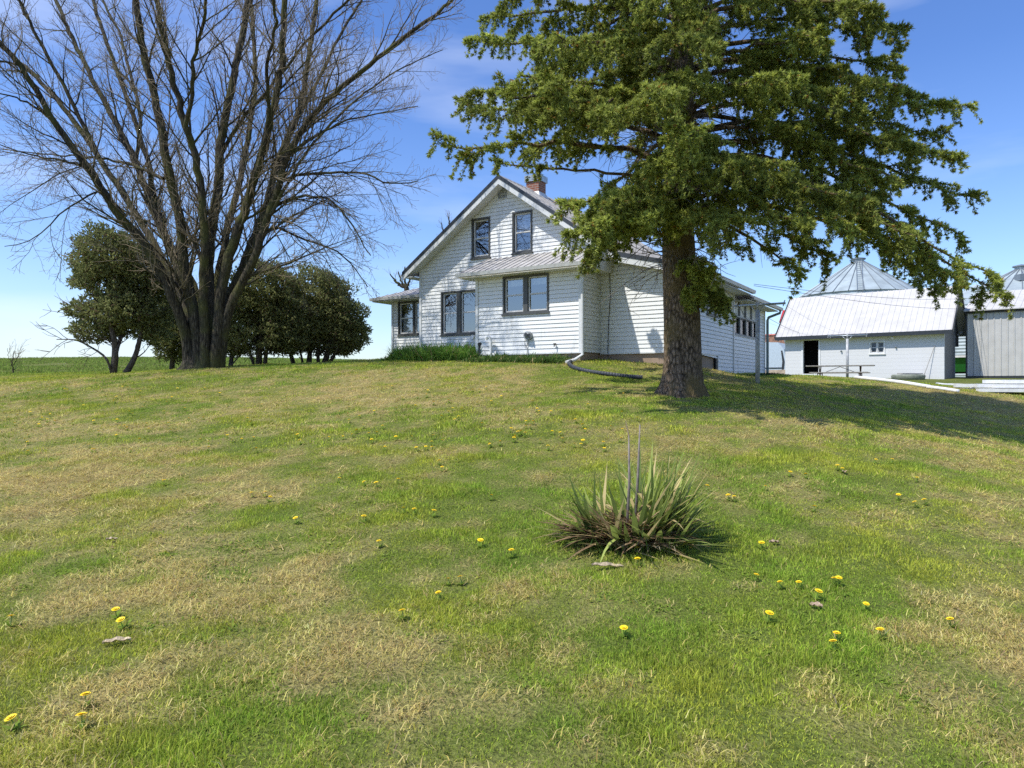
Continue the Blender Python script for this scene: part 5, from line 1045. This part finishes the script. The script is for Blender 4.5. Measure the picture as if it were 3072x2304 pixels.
mid = [(997, 1264), (968, 1262), (950, 1297), (871, 1341), (1630, 1255), (1688, 1270), (1727, 1273), (1803, 1262), (1810, 1264), (1804, 1405), (1807, 1388), (2057, 1358), (820, 1180), (1868, 1317)]
for px, py in mid:
    g = at(px*K, py*K+6); dandelion(g[0], g[1], first, random.uniform(.8, 1.05), 'one of the dandelions scattered between the yucca and the near edge of the lawn', 'dandelions in the near lawn')
far = [(355, 1047), (785, 1130), (872, 1110), (896, 1112), (934, 1116), (572, 1073), (580, 1083), (1060, 1080), (1756, 1105), (1587, 1083), (1575, 1081), (1526, 1060), (730, 1043), (790, 1050), (815, 1053), (860, 1045), (1940, 1080), (1980, 1095), (2000, 1090), (1820, 1020), (1705, 1030), (1740, 1033), (1810, 1015), (1240, 967), (1255, 966), (920, 972), (935, 973), (900, 975), (830, 972), (950, 1005), (955, 1018), (1060, 965), (545, 1075), (1890, 1000), (1925, 1000), (1650, 1060), (1980, 1040)]
for px, py in far:
    g = at(px*K, py*K+3); dandelion(g[0], g[1], first, random.uniform(.9, 1.1), 'yellow dandelion in the middle stretch of the sunny lawn, further off than the yucca', 'dandelions across the middle lawn')
n_ = 0
while n_ < 170:
    px = random.uniform(10, 1500) if random.random() < .85 else random.uniform(1500, 2050); py = random.uniform(838, 985)**1.0
    if px > 1400 and py < 985: continue
    if random.random() > (noise2(np.array([px*.02]), np.array([py*.09]), 1, 88, 2)[0]*2.2-.5): continue
    g = at(px*K, py*K); dandelion(g[0], g[1], first, random.uniform(.9, 1.25), 'tiny yellow dandelion dot among many on the far lawn below the house and maple', 'dandelions dotting the far lawn'); n_ += 1
# fallen leaves
def dleaf(px, py, L_, Wd, mat, label, rz):
    g = at(px*K, py*K); q = MB(); n = 8
    for i in range(n+1):
        t_ = i/n; w = Wd*math.sin(math.pi*min(.04+t_*.96, 1))**.7/2*(1+.15*math.sin(i*2.7)); z = .010*math.sin(t_*3)+.005*math.sin(i*1.9)
        q.v += [(t_*L_-L_/2, -w, z+.012), (t_*L_-L_/2, 0, z), (t_*L_-L_/2, w, z+.016)]
    for i in range(n):
        for j in range(2): q.f.append((i*3+j, i*3+j+1, i*3+j+4, i*3+j+3))
    o = q.build('dry_leaf', M[mat]); o.location = (g[0], g[1], g[2]+.016); o.rotation_euler = (random.uniform(-.2, .2), random.uniform(-.15, .15), rz); tag(o, label, 'leaf', 'dry leaves fallen on the lawn')
dleaf(1312, 1233, .26, .05, 'dryleaf2', 'long curled dry leaf lying in front of the yucca', .35)
dleaf(1763, 1318, .085, .055, 'dryleaf', 'tan dry leaf below a dandelion right of the yucca', -.8)
dleaf(252, 1395, .15, .05, 'dryleaf2', 'big crumpled grey-brown leaf in the lower left lawn', .3)
dleaf(241, 1172, .09, .06, 'dryleaf2', 'pale grey dry leaf on the straw patch at left', .7)
dleaf(1672, 1181, .09, .04, 'dryleaf', 'small pale pinkish leaf beside the large dandelion right of the yucca', .2)
dleaf(1825, 1024, .12, .05, 'dryleaf', 'pale dry scrap of leaf among dandelions on the right-hand lawn', 1.2)
